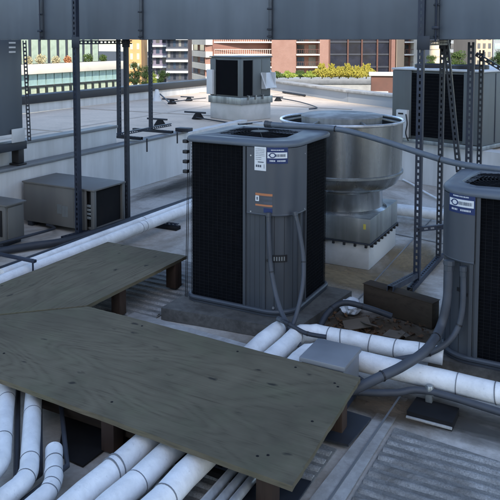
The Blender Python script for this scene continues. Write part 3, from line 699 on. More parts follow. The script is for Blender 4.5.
hose('thick blue grey hose sweeping from the right condenser down to the grey box', [atY(449, 262, 4.60), atY(447, 300, 4.57), atY(440, 328, 4.52), P(426, 350, .31), P(402, 366.5, .265), P(380, 377, .25), P(357, 388, .19), P(340, 394, .15)], .029)
hose('thinner grey hose bending from the right condenser to the end of the white pipe', [atY(463, 268, 4.59), atY(463, 300, 4.575), atY(459, 325, 4.55), atY(448, 342, 4.50), atY(432, 352, 4.46), atY(418, 356, 4.43), atY(395, 360, 4.40)], .019)
hose('dark bent hose at the open end of the long white pipe', [(-1.60, 4.12, .22), (-1.52, 4.13, .21), (-1.42, 4.11, .13), (-1.30, 4.08, .09)], .012, 'hosedark')
# long tube lying over both condensers
pts = [atY(266, 124, 5.45), atY(283, 125.5, 5.46), atY(315, 127, 5.50), atY(345, 130.5, 5.5), atY(385, 141.5, 5.46), atY(420, 153, 5.42), atY(455, 163, 5.38), atY(500, 169.5, 5.36), atY(540, 171, 5.36)]
hose('long blue grey tube lying from the tall condenser top across to the right condenser', pts, .024, 'tubeblue')

# grey box by the plywood
t = thing('junction_box', 'light grey metal junction box beside the plywood corner', 'box', (-1.46, 3.93, 0))
obj('body', MB().box(-1.60, -1.335, 3.79, 4.075, .06, .27, .004), 'jbox', t)
obj('lid', MB().box(-1.612, -1.323, 3.778, 4.087, .271, .300, .005), 'jbox', t)
for x in (-1.59, -1.36): obj('foot', MB().box(x, x + .03, 3.80, 4.06, .012, .06, .003), 'strut', t)

# timber block with the strut foot
t = thing('timber_block', 'dark weathered timber lying between the leaves and the slotted post', 'timber', (-1.44, 5.4, 0))
obj('beam', MB().obox((-1.44, 5.40, .11), (.62, .11, .2), R(-16), .008), 'timber', t)
obj('beam_top', MB().obox((-1.44, 5.40, .2125), (.63, .12, .004), R(-16), .0015), 'timber', t)

# debris
def dirt_mat(name, col, amt):
    m, n, l, b = new_mat(name); t = n.new('ShaderNodeTexCoord'); gr_ = n.new('ShaderNodeTexGradient'); gr_.gradient_type = 'SPHERICAL'
    l.new(t.outputs['Object'], gr_.inputs[0]); v = t.outputs['Object']
    a = noise(n, l, v, 3.2, 8, .72, .5); mm = n.new('ShaderNodeMath'); mm.operation = 'MULTIPLY'; l.new(gr_.outputs['Fac'], mm.inputs[0]); l.new(a, mm.inputs[1])
    l.new(ramp(n, l, mm.outputs[0], [(.10, 0), (.42, amt)]), b.inputs['Alpha'])
    l.new(ramp(n, l, noise(n, l, v, 14, 5), [(.3, tuple(x * .6 for x in col)), (.7, col)]), b.inputs['Base Color']); b.inputs['Roughness'].default_value = .95
    return m
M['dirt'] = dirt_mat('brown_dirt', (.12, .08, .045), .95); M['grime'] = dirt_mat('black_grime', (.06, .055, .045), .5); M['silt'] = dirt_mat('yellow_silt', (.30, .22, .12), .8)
def dirt(label, x, y, sx_, sy_, mat, rz=0, z=.0035):
    m = MB().prism([(math.cos(a * .2618), math.sin(a * .2618)) for a in range(24)], 0, .0015)
    o = obj('dirt', m, mat, None, False, True); o.location = (x, y, z); o.scale = (sx_, sy_, 1); o.rotation_euler = (0, 0, rz)
    tag(o, label, 'dirt', None, 'stuff')
dirt('brown dirt between the timber and the white pipes', -1.5, 5.0, .85, .6, 'dirt')
dirt('yellowish silt in front of the exhaust fan curb', -2.1, 6.1, 1.1, .55, 'silt', R(-10), .0042)
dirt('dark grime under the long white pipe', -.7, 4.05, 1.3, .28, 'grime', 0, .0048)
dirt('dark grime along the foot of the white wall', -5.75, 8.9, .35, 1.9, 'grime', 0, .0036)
dirt('brown silt right of the exhaust fan', -1.75, 6.9, .45, .9, 'silt', 0, .0054)
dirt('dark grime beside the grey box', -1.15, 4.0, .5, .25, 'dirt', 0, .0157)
lf = MB()
for k in range(150):
    c = Vector((random.uniform(-1.95, -1.15), random.uniform(4.66, 5.3), .008)); a = random.uniform(0, 6.3); s = random.uniform(.012, .032)
    if c.x > -1.25 and random.random() < .5: continue
    vs = []
    for (u, v) in ((-1, 0), (-.3, .5), (.5, .4), (1, 0), (.4, -.45), (-.4, -.5)):
        vs.append(c + Vector(((u * math.cos(a) - v * math.sin(a)) * s, (u * math.sin(a) + v * math.cos(a)) * s, random.uniform(0, .03))))
    lf.face(vs)
tag(obj('dead_leaves', lf, 'deadleaf', smooth=False), 'brown and orange dead leaves scattered by the timber', 'leaves', None, 'stuff')
bg = MB(); bmesh.ops.create_icosphere(bg.bm, subdivisions=3, radius=.1)
for v in bg.bm.verts:
    v.co *= 1 + random.uniform(-.16, .16); v.co.z *= .62; v.co.x *= .85
bmesh.ops.translate(bg.bm, vec=(-1.80, 5.28, .066), verts=bg.bm.verts)
tag(obj('plastic_bag', bg, 'bag', smooth=False), 'crumpled white plastic bag by the pad of the tall condenser', 'bag')
for k, (x, y, rz, s, lab) in enumerate(((-1.66, 5.0, .5, .2, 'crumpled brown cardboard flap among the leaves'), (-1.36, 4.95, -.4, .15, 'small torn cardboard piece in front of the timber'))):
    c = MB().obox((x, y, .05), (s, s * .6, .006), rz, 0, R(14), R(-10)).obox((x + s * .45, y + .02, .06), (s * .5, s * .5, .006), rz + .2, 0, R(-12), R(18))
    tag(obj('cardboard_scrap', c, 'cardboard', smooth=False), lab, 'cardboard', 'cardboard scraps among the leaves')

# ================================================================== EXHAUST FAN
fc = Vector((-2.46, 6.83, 0))
t = thing('exhaust_fan', 'big round galvanised rooftop exhaust fan on a square curb', 'exhaust fan', (fc.x, fc.y, 0))
obj('curb', MB().box(-2.925, -2.002, 6.372, 7.29, .003, .25, .012), 'curbwhite', t)
obj('base_box', MB().box(-2.935, -1.992, 6.362, 7.30, .262, .50, .008), 'galvdull', t)
fl = obj('base_flange', MB().box(-2.945, -1.982, 6.352, 7.31, .25, .2615, .003), 'strutdark', t)
for k in range(9):
    u = -2.9 + k * .109; obj('clip', MB().box(u - .012, u + .012, 6.340, 6.360, .225, .258, .003), 'black', fl)
    v = 6.40 + k * .109; obj('clip', MB().box(-2.0, -1.972, v - .012, v + .012, .225, .258, .003), 'black', fl)
obj('yellow_tag', MB().box(-2.06, -2.035, 6.3585, 6.3615, .40, .45), 'yellow', t, smooth=False)
obj('neck', MB().lathe([(.47, .50), (.445, .51), (.43, .52), (.425, .69), (.43, .70)], fc, 72), 'galv', t)
obj('drum', MB().lathe([(.43, .70), (.50, .72), (.565, .765), (.60, .83), (.612, .862), (.622, .868), (.622, .882), (.612, .89), (.618, 1.37)], fc, 96), 'galv', t)
obj('drum_band', MB().lathe([(.613, .862), (.628, .866), (.628, .886), (.613, .892)], fc, 96), 'galvdull', t)
obj('rim', MB().tube([fc + Vector((.62 * math.cos(a * math.pi / 48), .62 * math.sin(a * math.pi / 48), 1.385)) for a in range(96)], .015, 10, closed=True), 'conduit', t)
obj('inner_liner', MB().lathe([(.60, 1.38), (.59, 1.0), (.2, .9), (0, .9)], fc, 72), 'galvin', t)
cv = obj('damper_cover', MB().lathe([(0, 1.452), (.25, 1.449), (.40, 1.438), (.415, 1.428), (.41, 1.38), (.40, 1.1)], fc, 64), 'galvlid', t)
for k in range(6):
    a = k * math.pi / 3 + .3; c, s = math.cos(a), math.sin(a); obj('cover_bracket', MB().tube([fc + Vector((.40 * c, .40 * s, 1.40)), fc + Vector((.60 * c, .60 * s, 1.36))], .012, 6), 'galvdull', cv)
obj('seam', MB().box(-2.464, -2.456, 6.206, 6.214, .89, 1.365), 'galvdull', t)

# ================================================================== OVERHEAD DUCT AND STRUT FRAMES
YD = 6.27; ZD = 2.205
t = thing('air_duct', 'huge blue grey sheet metal duct crossing the top of the picture', 'duct', (-2, YD + .3, ZD))
sx = [atY(x, 30, YD).x for x in (43, 142, 271, 437)]
step = (sx[3] - sx[0]) / 3; xs = [sx[0] - 3 * step, sx[0] - 2 * step, sx[0] - step] + sx + [sx[3] + step, sx[3] + 2 * step]
for k, (xa, xb) in enumerate(zip(xs, xs[1:])):
    m = MB().box(xa + .018, xb - .018, YD, YD + .62, ZD, ZD + 1.05, .006)
    s = obj('duct_section', m, 'ductb' if k % 2 else 'duct', t)
for x in xs[1:-1]:
    m = MB().box(x - .018, x + .018, YD - .028, YD + .648, ZD - .004, ZD + 1.075, .004)
    f = obj('duct_flange', m, 'flange', t)
    for z in (.03, .1, .3, .5, .7, .9): obj('bolt', MB().tube([(x - .026, YD - .034, ZD + z), (x + .026, YD - .034, ZD + z)], .009, 6), 'strutdark', f)
for x in (sx[3], sx[0]):
    obj('hanger_rod', MB().tube([(x + .002, YD - .055, ZD - .02), (x + .002, YD - .055, ZD + 1.4)], .008, 8).box(x - .03, x + .03, YD - .07, YD - .036, ZD + .09, ZD + .115, .003), 'strut', t)

def frame(label, xf, yf_, xb, yb, ztop, rail=True, mat='strut', w=.055):
    t = thing('strut_frame', label, 'strut frame', ((xf + xb) / 2, (yf_ + yb) / 2, 0), 0, 'slotted strut frames holding up the duct')
    obj('post', channel(MB(), (xf, yf_, .06), (xf, yf_, ztop), (0, -1, 0), w, w), mat, t)
    obj('post', channel(MB(), (xb, yb, .06), (xb, yb, ztop), (0, -1, 0), w * .85, w * .85), 'strutdark', t)
    d = (Vector((xb, yb, 0)) - Vector((xf, yf_, 0))).normalized() * .28
    if rail: obj('base_rail', channel(MB(), Vector((xf, yf_, .034)) - d * .8, Vector((xb, yb, .034)) + d * .5, (0, 0, 1), .05, .045), mat, t)
    obj('cross_bar', channel(MB(), Vector((xf, yf_, ZD - .03)) + Vector((.05, -.03, 0)), Vector((xb, yb, ZD - .03)) + Vector((.05, .03, 0)), (1, 0, 0), .045, .042), 'strutdark', t)
    for (x, y) in ((xf, yf_), (xb, yb)): obj('bracket', MB().box(x - .03, x + .08, y - .035, y - .031, ZD - .09, ZD + .03, .001), 'strutdark', t)
    return t
fL = frame('left slotted strut frame in front of the boxy unit holding the duct', atY(77.5, 150, 5.92).x, 5.92, atY(127, 150, 6.64).x, 6.64, 3.4, mat='strut')
pr = atY(427.5, 5, 6.2); pl = P(420, 283, 0)
fR = frame('right slotted strut frame standing on the dark timber behind the right condenser', -1.50, 6.18, -1.485, 6.98, 3.4)
obj('lower_tie', channel(MB(), (-1.52, 6.15, .52), (-1.05, 6.30, .60), (0, -1, 0), .04, .04), 'strut', fR)
# base rail reaching over the timber
obj('long_rail', channel(MB(), (-1.51, 5.36, .235), (-1.505, 6.2, .10), (0, 0, 1), .05, .045), 'strut', fR)
xa = atY(470.5, 90, 6.86).x; xb = atY(481, 90, 7.3).x
f3 = thing('strut_frame', 'slotted strut frame with slanting braces seen above the right condenser', 'strut frame', (xa, 6.9, 0), 0, 'slotted strut frames holding up the duct')
obj('post', channel(MB(), (xa, 6.86, .02), (xa, 6.86, 2.18), (0, -1, 0), .06, .05), 'strut', f3)
obj('post', channel(MB(), (xb, 7.3, .02), (xb, 7.3, 2.1), (0, -1, 0), .045, .045), 'strutdark', f3)
p = atY(446, 40, 6.9); q = atY(459, 172, 6.9)
obj('brace', channel(MB(), q, p, (0, -1, 0), .05, .04), 'strutdark', f3)
p = atY(476, 54, 7.25); q = atY(530, 86, 7.25)
obj('brace', channel(MB(), p, q, (0, -1, 0), .04, .035), 'strut', f3)
p = atY(441, 44, 7.0); q = atY(449, 55, 7.0)
obj('hanger_plate', MB().box(p.x, q.x, 6.99, 7.01, q.z, p.z, .002), 'strut', f3)
# frame standing on the low wall
wf = thing('strut_frame', 'small strut frame standing on the low white wall beside the left posts', 'strut frame', (-6.5, 8.5, .75), 0, 'slotted strut frames holding up the duct')
for (x, y) in ((-6.50, 8.40), (-6.50, 9.22)):
    obj('post', channel(MB(), (x, y, .80), (x, y, 3.4), (1, 0, 0), .05, .05), 'strut', wf)
    obj('foot_rail', channel(MB(), (x - .35, y, .775), (x + .42, y, .775), (0, 0, 1), .05, .045), 'strutdark', wf)
obj('base_rail', channel(MB(), (-6.44, 7.75, .825), (-6.44, 9.7, .825), (1, 0, 0), .045, .045), 'strut', wf)
obj('foot_block', MB().box(-6.25, -6.0, 9.55, 9.70, .742, .80, .006), 'strutdark', wf)
obj('drop_rod', MB().tube([(-6.005, 8.42, .58), (-6.005, 8.42, .78)], .012, 8).tube([(-6.005, 9.24, .60), (-6.005, 9.24, .78)], .012, 8), 'strutdark', wf)

wf.location.z -= .035; wf.location.x -= .05
# ================================================================== LEFT CABINET ON THE WALL
t = thing('wall_cabinet', 'tall blue grey equipment cabinet at the left edge with three white slots', 'cabinet', (-6.5, 5.4, .74))
c0 = atX(24, 139, -6.15)
obj('body', MB().box(-6.95, -6.155, 4.2, c0.y - .01, 1.10, 2.204, .008), 'cabinet', t)
sl = MB()
for yy in (42.0, 46.6, 51.2): a_ = atX(9, yy, -6.15); b_ = atX(15.5, yy + 1.6, -6.15); sl.box(-6.154, -6.148, a_.y, b_.y, b_.z, a_.z)
obj('vent_slot', sl, 'whitebox', t, smooth=False)
obj('slotted_upright', channel(MB(), atX(29.3, 141, -6.1), atX(24.4, 40.5, -6.1), (.75, -.66, 0), .045, .02, .003, .046, .026, .018), 'strutdark', t)
a_ = atX(12, 129.5, -6.13); b_ = atX(25, 141, -6.13)
obj('side_plate', MB().box(-6.14, -6.13, a_.y, b_.y, b_.z, a_.z, .002), 'whitebox', t)
obj('lower_beam', MB().box(-6.30, -6.16, 4.2, 6.12, .90, 1.0, .006), 'strutdark', t)
obj('stub_foot', MB().box(-6.32, -6.20, 6.02, 6.11, .727, .90, .008), 'black', t)
obj('stub_foot', MB().box(-6.34, -6.18, 6.0, 6.13, .705, .727, .004), 'black', t)

# ================================================================== LOW BOXY UNITS (left)
def low_unit(label, xr, yf_, w, d, h, opening=True):
    t = thing('boxy_unit', label, 'ventilation unit', (xr - w / 2, yf_ + d / 2, 0), 0, 'low boxy units by the white wall')
    xl = xr - w; yb = yf_ + d
    obj('body', MB().box(xl, xr - (.30 if opening else .02), yf_, yb, .06, h - .012, .004), 'beige', t)
    obj('top_panel', MB().box(xl - .012, xr + .012, yf_ - .012, yb + .012, h - .0115, h + .008, .004), 'beige', t)
    if opening:
        obj('front_panel', MB().box(xr - .299, xr - .11, yf_, yf_ + .02, .06, h - .012, .003), 'beige', t)
        obj('corner_post', MB().box(xr - .045, xr, yf_ + .001, yf_ + .045, .06, h - .012, .003), 'beige', t)
        obj('corner_post', MB().box(xr - .04, xr, yb - .045, yb, .06, h - .012, .003), 'beige', t)
        obj('floor_pan', MB().box(xr - .2995, xr - .001, yf_ + .046, yb - .046, .06, .09, .003), 'beige', t)
        obj('recess', MB().box(xr - .16, xr - .03, yf_ + .05, yb - .05, .0905, h - .03), 'dark', t)
        lv = MB()
        for k in range(4): lv.box(xr - .107, xr - .048, yf_ + .004, yf_ + .022, h * .62 - k * .045, h * .62 - k * .045 + .03, .003)
        obj('louvre', lv, 'galvdull', t)
        a_ = atY(57, 204, yf_ - .001); b_ = atY(68, 215, yf_ - .001)
        obj('data_label', MB().box(a_.x, a_.x + .07, yf_ - .002, yf_ - .0005, b_.z, a_.z).box(a_.x + .075, b_.x, yf_ - .002, yf_ - .0005, b_.z - .03, a_.z - .01), 'galvdull', t, smooth=False)
    else:
        obj('shade_panel', MB().box(xl + .06, xr - .06, yf_ - .012, yf_ - .001, .12, h - .06, .003), 'dark', t)  # dark sheet paints shade onto the front face
        obj('side_panel', MB().box(xr - .0195, xr - .004, yf_ + .03, yb - .03, .08, h - .03, .003), 'beige', t)
    obj('skid', MB().box(xl + .05, xl + .12, yf_ + .01, yb, .003, .06, .004), 'strutdark', t)
    obj('skid', MB().box(xr - .14, xr - .07, yf_ + .01, yb, .003, .06, .004), 'strutdark', t)
low_unit('low beige box unit with open dark side and small white label', -5.05, 6.005, 1.07, .56, .525)
c2 = P(7, 249, 0)
low_unit('low beige box unit cut by the left edge in front of the white wall', c2.x, c2.y, .8, .27, .46, False)

# ================================================================== ROOFTOP UNITS ON UPPER ROOF
def local_thing(name, label, cat, corner, rz, group=None): return thing(name, label, cat, corner, rz, group)
def lobj(name, mb, mat, parent, smooth=True):
    o = obj(name, mb, mat, parent, smooth, local=True); return o
rz = R(-18)
# big unit: local x runs left from the corner (negative), y away
cn = P(480, 151, .63)
t = thing('rooftop_unit', 'large greenish grey rooftop unit with dark coil front behind the right struts', 'rooftop unit', (cn.x, cn.y, .63), rz, 'rooftop units on the upper roof')
W_ = 1.47; D_ = 2.2; H0 = .06; H1 = 1.14
lobj('base_rail', MB().box(-W_ - .02, .02, -.02, D_, 0, H0, .006), 'galvdull', t)
lobj('cabinet', MB().box(-W_, 0, .03, D_, H0 + .001, H1 - .03, .006), 'rtu', t)
lobj('coil', MB().box(-W_ + .34, -.28, .005, .029, H0 + .05, H1 - .07), 'coil', t)
lobj('front_panel', MB().box(-W_, -W_ + .335, .0, .029, H0 + .01, H1 - .035, .004), 'rtu', t)
lobj('front_panel', MB().box(-.275, 0, .0, .029, H0 + .01, H1 - .035, .004), 'rtu', t)
lv = MB()
for k in range(20): lv.box(-W_ + .345, -.285, .0, .006, H0 + .07 + k * .048, H0 + .075 + k * .048)
lobj('coil_guard', lv, 'wire', t)
for y in (.42, .9, 1.4): lobj('side_seam', MB().box(-.002, .008, y - .012, y + .012, H0 + .02, H1 - .05, .002), 'strut', t)
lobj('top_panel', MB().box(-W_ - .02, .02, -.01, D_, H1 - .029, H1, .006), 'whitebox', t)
for x in (-1.05, -.42):
    lobj('fan_shroud', MB().lathe([(.27, 0), (.27, .05), (.25, .06), (.235, .05), (.235, 0)], (x, .45, H1), 40), 'black', t)
bx = lobj('control_box', MB().box(-W_ + .12, -W_ + .31, -.075, -.001, .07, .50, .008), 'whitebox', t)
lobj('slot', MB().box(-W_ + .16, -W_ + .25, -.079, -.0755, .43, .455), 'black', bx)
lobj('cable', MB().tube(spline([(-W_ + .3, -.08, .44), (-W_ + .33, -.09, .3), (-W_ + .31, -.09, .15), (-W_ + .33, -.05, .03)]), .01, 8), 'black', bx)
# small unit
cn = P(241, 122, .6)
t = thing('rooftop_unit', 'small grey green rooftop unit on white curb with tilted hood', 'rooftop unit', (cn.x, cn.y, .6), rz, 'rooftop units on the upper roof')
W_ = .97; D_ = .90
lobj('curb', MB().box(-W_ + .03, -.03, .03, D_ - .03, .003, .33, .008), 'curbwhite', t)
lobj('base_rail', MB().box(-W_, 0, 0, D_, .331, .47, .006), 'galvdull', t)
lobj('cabinet', MB().box(-W_ + .04, -.04, .05, D_ - .03, .471, 1.25, .006), 'rtu', t)
lobj('coil', MB().box(-W_ + .20, -.13, .035, .049, .50, 1.20), 'coil', t)
lobj('coil', MB().box(-.039, -.028, .10, .34, .50, 1.20), 'coil', t)
lobj('corner_panel', MB().box(-.125, -.03, .03, .049, .475, 1.22, .003), 'rtu', t)
lobj('corner_panel', MB().box(-W_ + .03, -W_ + .195, .03, .049, .475, 1.22, .003), 'rtu', t)
lobj('side_panel', MB().box(-.039, -.03, .36, .60, .48, 1.21, .003), 'rtu', t)
lobj('side_panel', MB().box(-.039, -.03, .61, D_ - .04, .48, 1.21, .003), 'rtu', t)
lobj('top_panel', MB().box(-W_ + .01, -.01, .02, D_, 1.251, 1.275, .005), 'rtu', t)
lobj('control_box', MB().box(-W_ - .02, -W_ + .16, -.03, .028, .50, 1.0, .006), 'whitebox', t)
lobj('hood', MB().box(0, .02, -.16, .16, 0, .42, .003, Matrix.Translation((.10, .74, .63)) @ Matrix.Rotation(R(-26), 4, 'Y')).box(-.03, .1, .6, .62, .62, .95).box(-.03, .1, .86, .88, .62, .95), 'whitebox', t)
vs = MB()
for k in range(3): vs.tube([(-.03, .2 + k * .2, .5), (.02, .2 + k * .2, .5), (.02, .2 + k * .2, .42)], .016, 8)
lobj('valve', vs, 'galvdull', t)

# small things on the upper roof
ft = thing('pipe_stand', 'black rubber pipe foot on the upper roof by the small rooftop unit', 'pipe foot', P(198, 119, .6), 0, 'black rubber feet on the upper roof')
lobj('block', MB().lathe([(.13, 0), (.12, .02), (.07, .10), (.06, .11), (0, .11)], (0, 0, .003), 12), 'rubber', ft)
lobj('bar', MB().box(-.32, .18, -.02, .02, .115, .15, .004), 'strutdark', ft)
for (px, py, s, lab) in ((172, 104, .9, 'black rubber foot with slanting bar on the upper roof'), (189, 101, .8, 'black rubber foot farthest back on the upper roof left of the small unit'), (278, 101, .8, 'black rubber foot behind the right side of the small unit'), (160, 125.5, .9, 'low black rubber foot near the end of the low wall cap')):
    c = copy_tree(ft); c.location = P(px, py, .6); c.scale = (s, s, s); c['label'] = lab
tag(obj('gas_pipe', MB().tube([P(172, 102, .72), P(189, 99.5, .72), P(206, 98, .75)], .012, 8), 'strutdark'), 'thin dark gas line on feet left of the small rooftop unit', 'pipe', 'thin lines on the upper roof')
tag(obj('gas_pipe', MB().tube([P(160, 94, .75), P(169.5, 102.5, .72)], .018, 8), 'strutdark'), 'short slanting dark bar on the upper roof', 'pipe', 'thin lines on the upper roof')
tag(obj('gas_pipe', MB().tube([P(196, 117.5, .64), P(240, 124.5, .62), P(262, 122, .62)], .014, 8), 'black'), 'black cable round the curb of the small unit', 'pipe', 'thin lines on the upper roof')
tag(obj('gas_pipe', MB().tube(spline([P(279, 98, .65), P(300, 102, .64), P(317, 107.5, .64), P(309, 109, .63)], 6), .014, 8), 'strutdark'), 'thin dark line running right from the small unit behind the fan', 'pipe', 'thin lines on the upper roof')
tag(obj('gas_pipe', MB().tube([P(283, 92, .64), P(305, 95.5, .64)], .03, 8), 'black'), 'short black pipe lying far back on the upper roof', 'pipe', 'thin lines on the upper roof')
tag(obj('white_hose', MB().tube(spline([P(400, 178, .02), P(412, 184, .03), P(425, 192, .03), P(440, 200, .03)], 6), .014, 8), 'jacket'), 'thin white hose on the roof right of the exhaust fan', 'hose')
c = P(157, 101, .6)
tag(obj('roof_vent', MB().lathe([(.12, 0), (.11, .02), (.05, .25), (.045, .30), (0, .31)], c, 20), 'whitebox'), 'small pale cone vent on the upper roof behind the strut frame', 'vent')
# rust coloured box beyond the parapet
c = atD(384, 92, 19.5)
t = thing('brick_chimney', 'squat reddish brick box with pale cap behind the big rooftop unit', 'chimney', (c.x, c.y, -2), R(18))
lobj('shaft', MB().box(-.36, .40, -.4, .5, 0, 3.22, .01), 'plaster', t)
lobj('cap', MB().box(-.42, .46, -.46, .56, 3.221, 3.29, .01), 'cream', t)
lobj('ledge', MB().box(-.40, .10, -.48, -.401, 2.75, 2.80, .005), 'cream', t)

# ================================================================== FAR BUILDINGS AND PLANTS
WRND = random.Random(21)
M['blind'] = worn('drawn_blind', (.2, .19, .17), .15, .7, 0, 2); M['curtain'] = glass('curtain_glass', (.10, .10, .095), .2)  # plain grey glass colour for curtained panes
def win(parent, name, mesh, loc, mat):
    mt = mesh.materials[0].name; key = mesh.name
    if name == 'window' and mt in ('dark_window_glass', 'blue_window_glass'):
        alt = WRND.choice(['glassdark', 'glassdark', 'glassblue', 'blind', 'glassblue', 'curtain'])
        k = (mesh.name, alt)
        if k not in MESH: q = mesh.copy(); q.materials.clear(); q.materials.append(M[alt]); MESH[k] = q
        mesh = MESH[k]
    o = bpy.data.objects.new(name, mesh); COL.objects.link(o); o.parent = parent; o.location = loc; return o
MESH = {}
def wmesh(key, w, h, mat, dep=.06):
    k = (key, round(w, 2), round(h, 2))
    if k not in MESH:
        m = MB().box(-w / 2, w / 2, -dep, 0, 0, h); bm = m.bm; me = bpy.data.meshes.new(key); bm.to_mesh(me); bm.free(); me.materials.append(M[mat]); MESH[k] = me
    return MESH[k]
def building(name, label, cx, y0, d, w, depth, ztop, zbot=-16, rz=None, wallmat='brick', cat='building', group='buildings beyond the roof'):
    """root at the facade's left bottom corner; local x along facade, y away from us"""
    p = atD(cx, y0, d); t = thing(name, label, cat, (p.x, p.y, zbot), HEAD if rz is None else rz, group); return t

# --- left glazed building, facade looks towards +X
XL = -34.0
p0 = atX(12, 60, XL); p1 = atX(121, 60, XL)
t = thing('office_building', 'pale glazed building with cream terrace ledge and green tinted windows at left', 'building', (XL, p0.y, -16), R(90), 'buildings beyond the roof')
Lf = p1.y - p0.y; zz = lambda y: atX(70, y, XL).z + 16      # local height of a picture row
zp0, zp1, zp2, zp3, zp4 = zz(63), zz(72), zz(83.5), zz(85), zz(96)
lobj('wall', MB().box(0, Lf, .25, 14, 0, zp2 + .02, 0), 'cream', t, smooth=False)
lobj('terrace_ledge', MB().box(-.1, Lf + .1, -.15, .5, zp1, zp0, .02), 'steelcream', t)
lobj('terrace_floor', MB().box(0, Lf, .5, 14, zp2 + .03, zp1 + .1, 0), 'cream', t, smooth=False)
n = 14; wv = Lf / n
for k in range(n):
    g_ = win(t, 'spandrel_panel', wmesh('spandrel_panel', wv - .08, zp1 - zp2 - .05, 'glassteal'), ((k + .5) * wv, .249, zp2 + .03), None)
    w1 = win(t, 'window', wmesh('window', wv - .22, zp3 - zp4 + .0, 'glasspale'), ((k + .5) * wv, .249, zp4), None)
    w1 = win(t, 'window', wmesh('window', wv - .22, 1.6, 'glassgreen'), ((k + .5) * wv, .249, zp4 - 3.2), None)
lobj('window_band', MB().box(0, Lf, .12, .2, zp2 - .12, zp2, 0).box(0, Lf, .12, .2, zp4 - .2, zp4 - .08, 0), 'mullion', t, smooth=False)
mu = MB()
for k in range(n + 1): mu.box(k * wv - .08, k * wv + .08, .10, .21, zp4 - .08, zp2 - .12)
lobj('mullion', mu, 'mullion', t, smooth=False)
lobj('upper_storey', MB().box(0, Lf, 2.2, 14, zp1 + .1, zp1 + 8.5, 0), 'darkclad', t, smooth=False)
lobj('roof_slab', MB().box(-.3, Lf + .3, 1.2, 14, zp1 + 8.51, zp1 + 8.9, 0), 'cream', t, smooth=False)
n2 = 12; wv = Lf / n2
for k in range(n2):
    for fl_ in range(2): win(t, 'window', wmesh('window', wv - .35, 3.0, 'glassgreen'), ((k + .5) * wv, 2.199, zp1 + .6 + fl_ * 3.9), None)
# pots on the terrace ledge; pale and orange ones stand in for warm lights
def blob(c, r, n, size, seed, squash=1.0):
    rnd = random.Random(seed); m = MB()
    for k in range(n):
        u = Vector((rnd.gauss(0, 1), rnd.gauss(0, 1), rnd.gauss(0, 1))).normalized() * r * rnd.random() ** .4; u.z *= squash
        a = Vector((rnd.gauss(0, 1), rnd.gauss(0, 1), rnd.gauss(0, 1))).normalized(); b = a.orthogonal().normalized(); s = size * rnd.uniform(.6, 1.4)
        p = Vector(c) + u; m.face([p - a * s, p + b * s * .5, p + a * s, p - b * s * .5])
    return m
for (px, py, mt, lab, s) in ((28, 62, 'creamshrub', 'pale rounded pot plant standing in for a light at the left end of the far terrace', .42), (41, 62, 'creamshrub', 'large cream rounded pot plant standing in for a light on the far terrace', .5), (56, 61.5, 'creamshrub', 'tan pot plant standing in for a light on the far terrace left of the orange one', .4), (68, 61, 'pot', 'orange pot plant standing in for a light on the far terrace beside the left post', .38), (88, 60.5, 'leafmid', 'green pot plant on the far terrace right of the left post', .5), (103, 60, 'leafmid', 'small green pot plant at the right end of the far terrace', .42)):
    q = atX(px, py, XL - .9)
    pt = thing('potted_plant', lab, 'plant', (q.x, q.y, zp1 - 16 + .1), 0, 'plants on the far terrace')
    lobj('pot', MB().lathe([(0, 0), (.22, 0), (.3, .5), (.27, .5), (0, .46)], (0, 0, 0), 16), 'pot', pt)
    lobj('foliage', blob((0, 0, .5 + s * .6), s * .8, 360, .06, int(px)), mt, pt, smooth=False)

# --- facades looking at us
def slab_building(name, label, px0, px1, d, zb, zt, bays, wallmat, depth=14, rz=HEAD):
    p = atD(px0, 40, d); w = (px1 - px0) / F * d
    t = thing(name, label, 'building', (p.x, p.y, zb), rz, 'buildings beyond the roof')
    return t, w
D = 150.0; s_ = D / F * 1.0   # metres per photo pixel at that distance
def hz(y, d=D, zb=-30): return EYE - (y - YH) * d / (F * math.cos(TILT)) - zb
p = atD(205, 40, D)
t = thing('brick_building', 'salmon brick apartment block with white balconies and dark glazed bays', 'building', (p.x, p.y, -30), HEAD, 'buildings beyond the roof')
def bx_(a, b): return ((a - 205) * s_, (b - 205) * s_)
top = 46
lobj('core_wall', MB().box(0, bx_(205, 420)[1], 3.0, 18, 0, top - .5, 0), 'brickdark', t, smooth=False)
for (a, b) in ((205, 214), (271.5, 296), (319.5, 328.5)):
    x0, x1 = bx_(a, b); lobj('brick_pier', MB().box(x0, x1, 0, 2.998, 0, top, 0), 'brick', t, smooth=False)
x0, x1 = bx_(391, 395); lobj('brick_pier', MB().box(x0, x1, 0, 2.998, 0, top, 0), 'brickdark', t, smooth=False)
x0, x1 = bx_(396, 404); lobj('brick_pier', MB().box(x0, x1, 0, 2.998, 0, top, 0), 'tan', t, smooth=False)
x0, x1 = bx_(413.5, 420); lobj('white_pier', MB().box(x0, x1, 0, 2.998, 0, top, 0), 'cream', t, smooth=False)
floor_h = 12.5 * s_
for k in range(-5, 10):
    z = hz(54) + k * floor_h
    if z < 1 or z > top - 1: continue
    for (a, b, nw) in ((214, 271.5, 4), (296, 319.5, 2), (404, 413.5, 1)):
        x0, x1 = bx_(a, b)
        bal = lobj('balcony', MB().box(x0 + .01, x1 - .01, -.4, 2.99, z - .28, z, 0), 'white', t, smooth=False)
        rl = MB().box(x0 + .1, x1 - .1, -.35, -.28, z + .95, z + 1.05)
        for q in range(int((x1 - x0) / .45)): rl.box(x0 + .15 + q * .45, x0 + .21 + q * .45, -.34, -.29, z, z + .95)
        lobj('railing', rl, 'mullbrown' if a != 214 else 'cream', bal, smooth=False)
        ww = (x1 - x0) / nw
        for q in range(nw):
            win(t, 'window', wmesh('window', ww * .62, 1.9, 'glassdark'), (x0 + (q + .5) * ww, 2.99, z + .05), None)
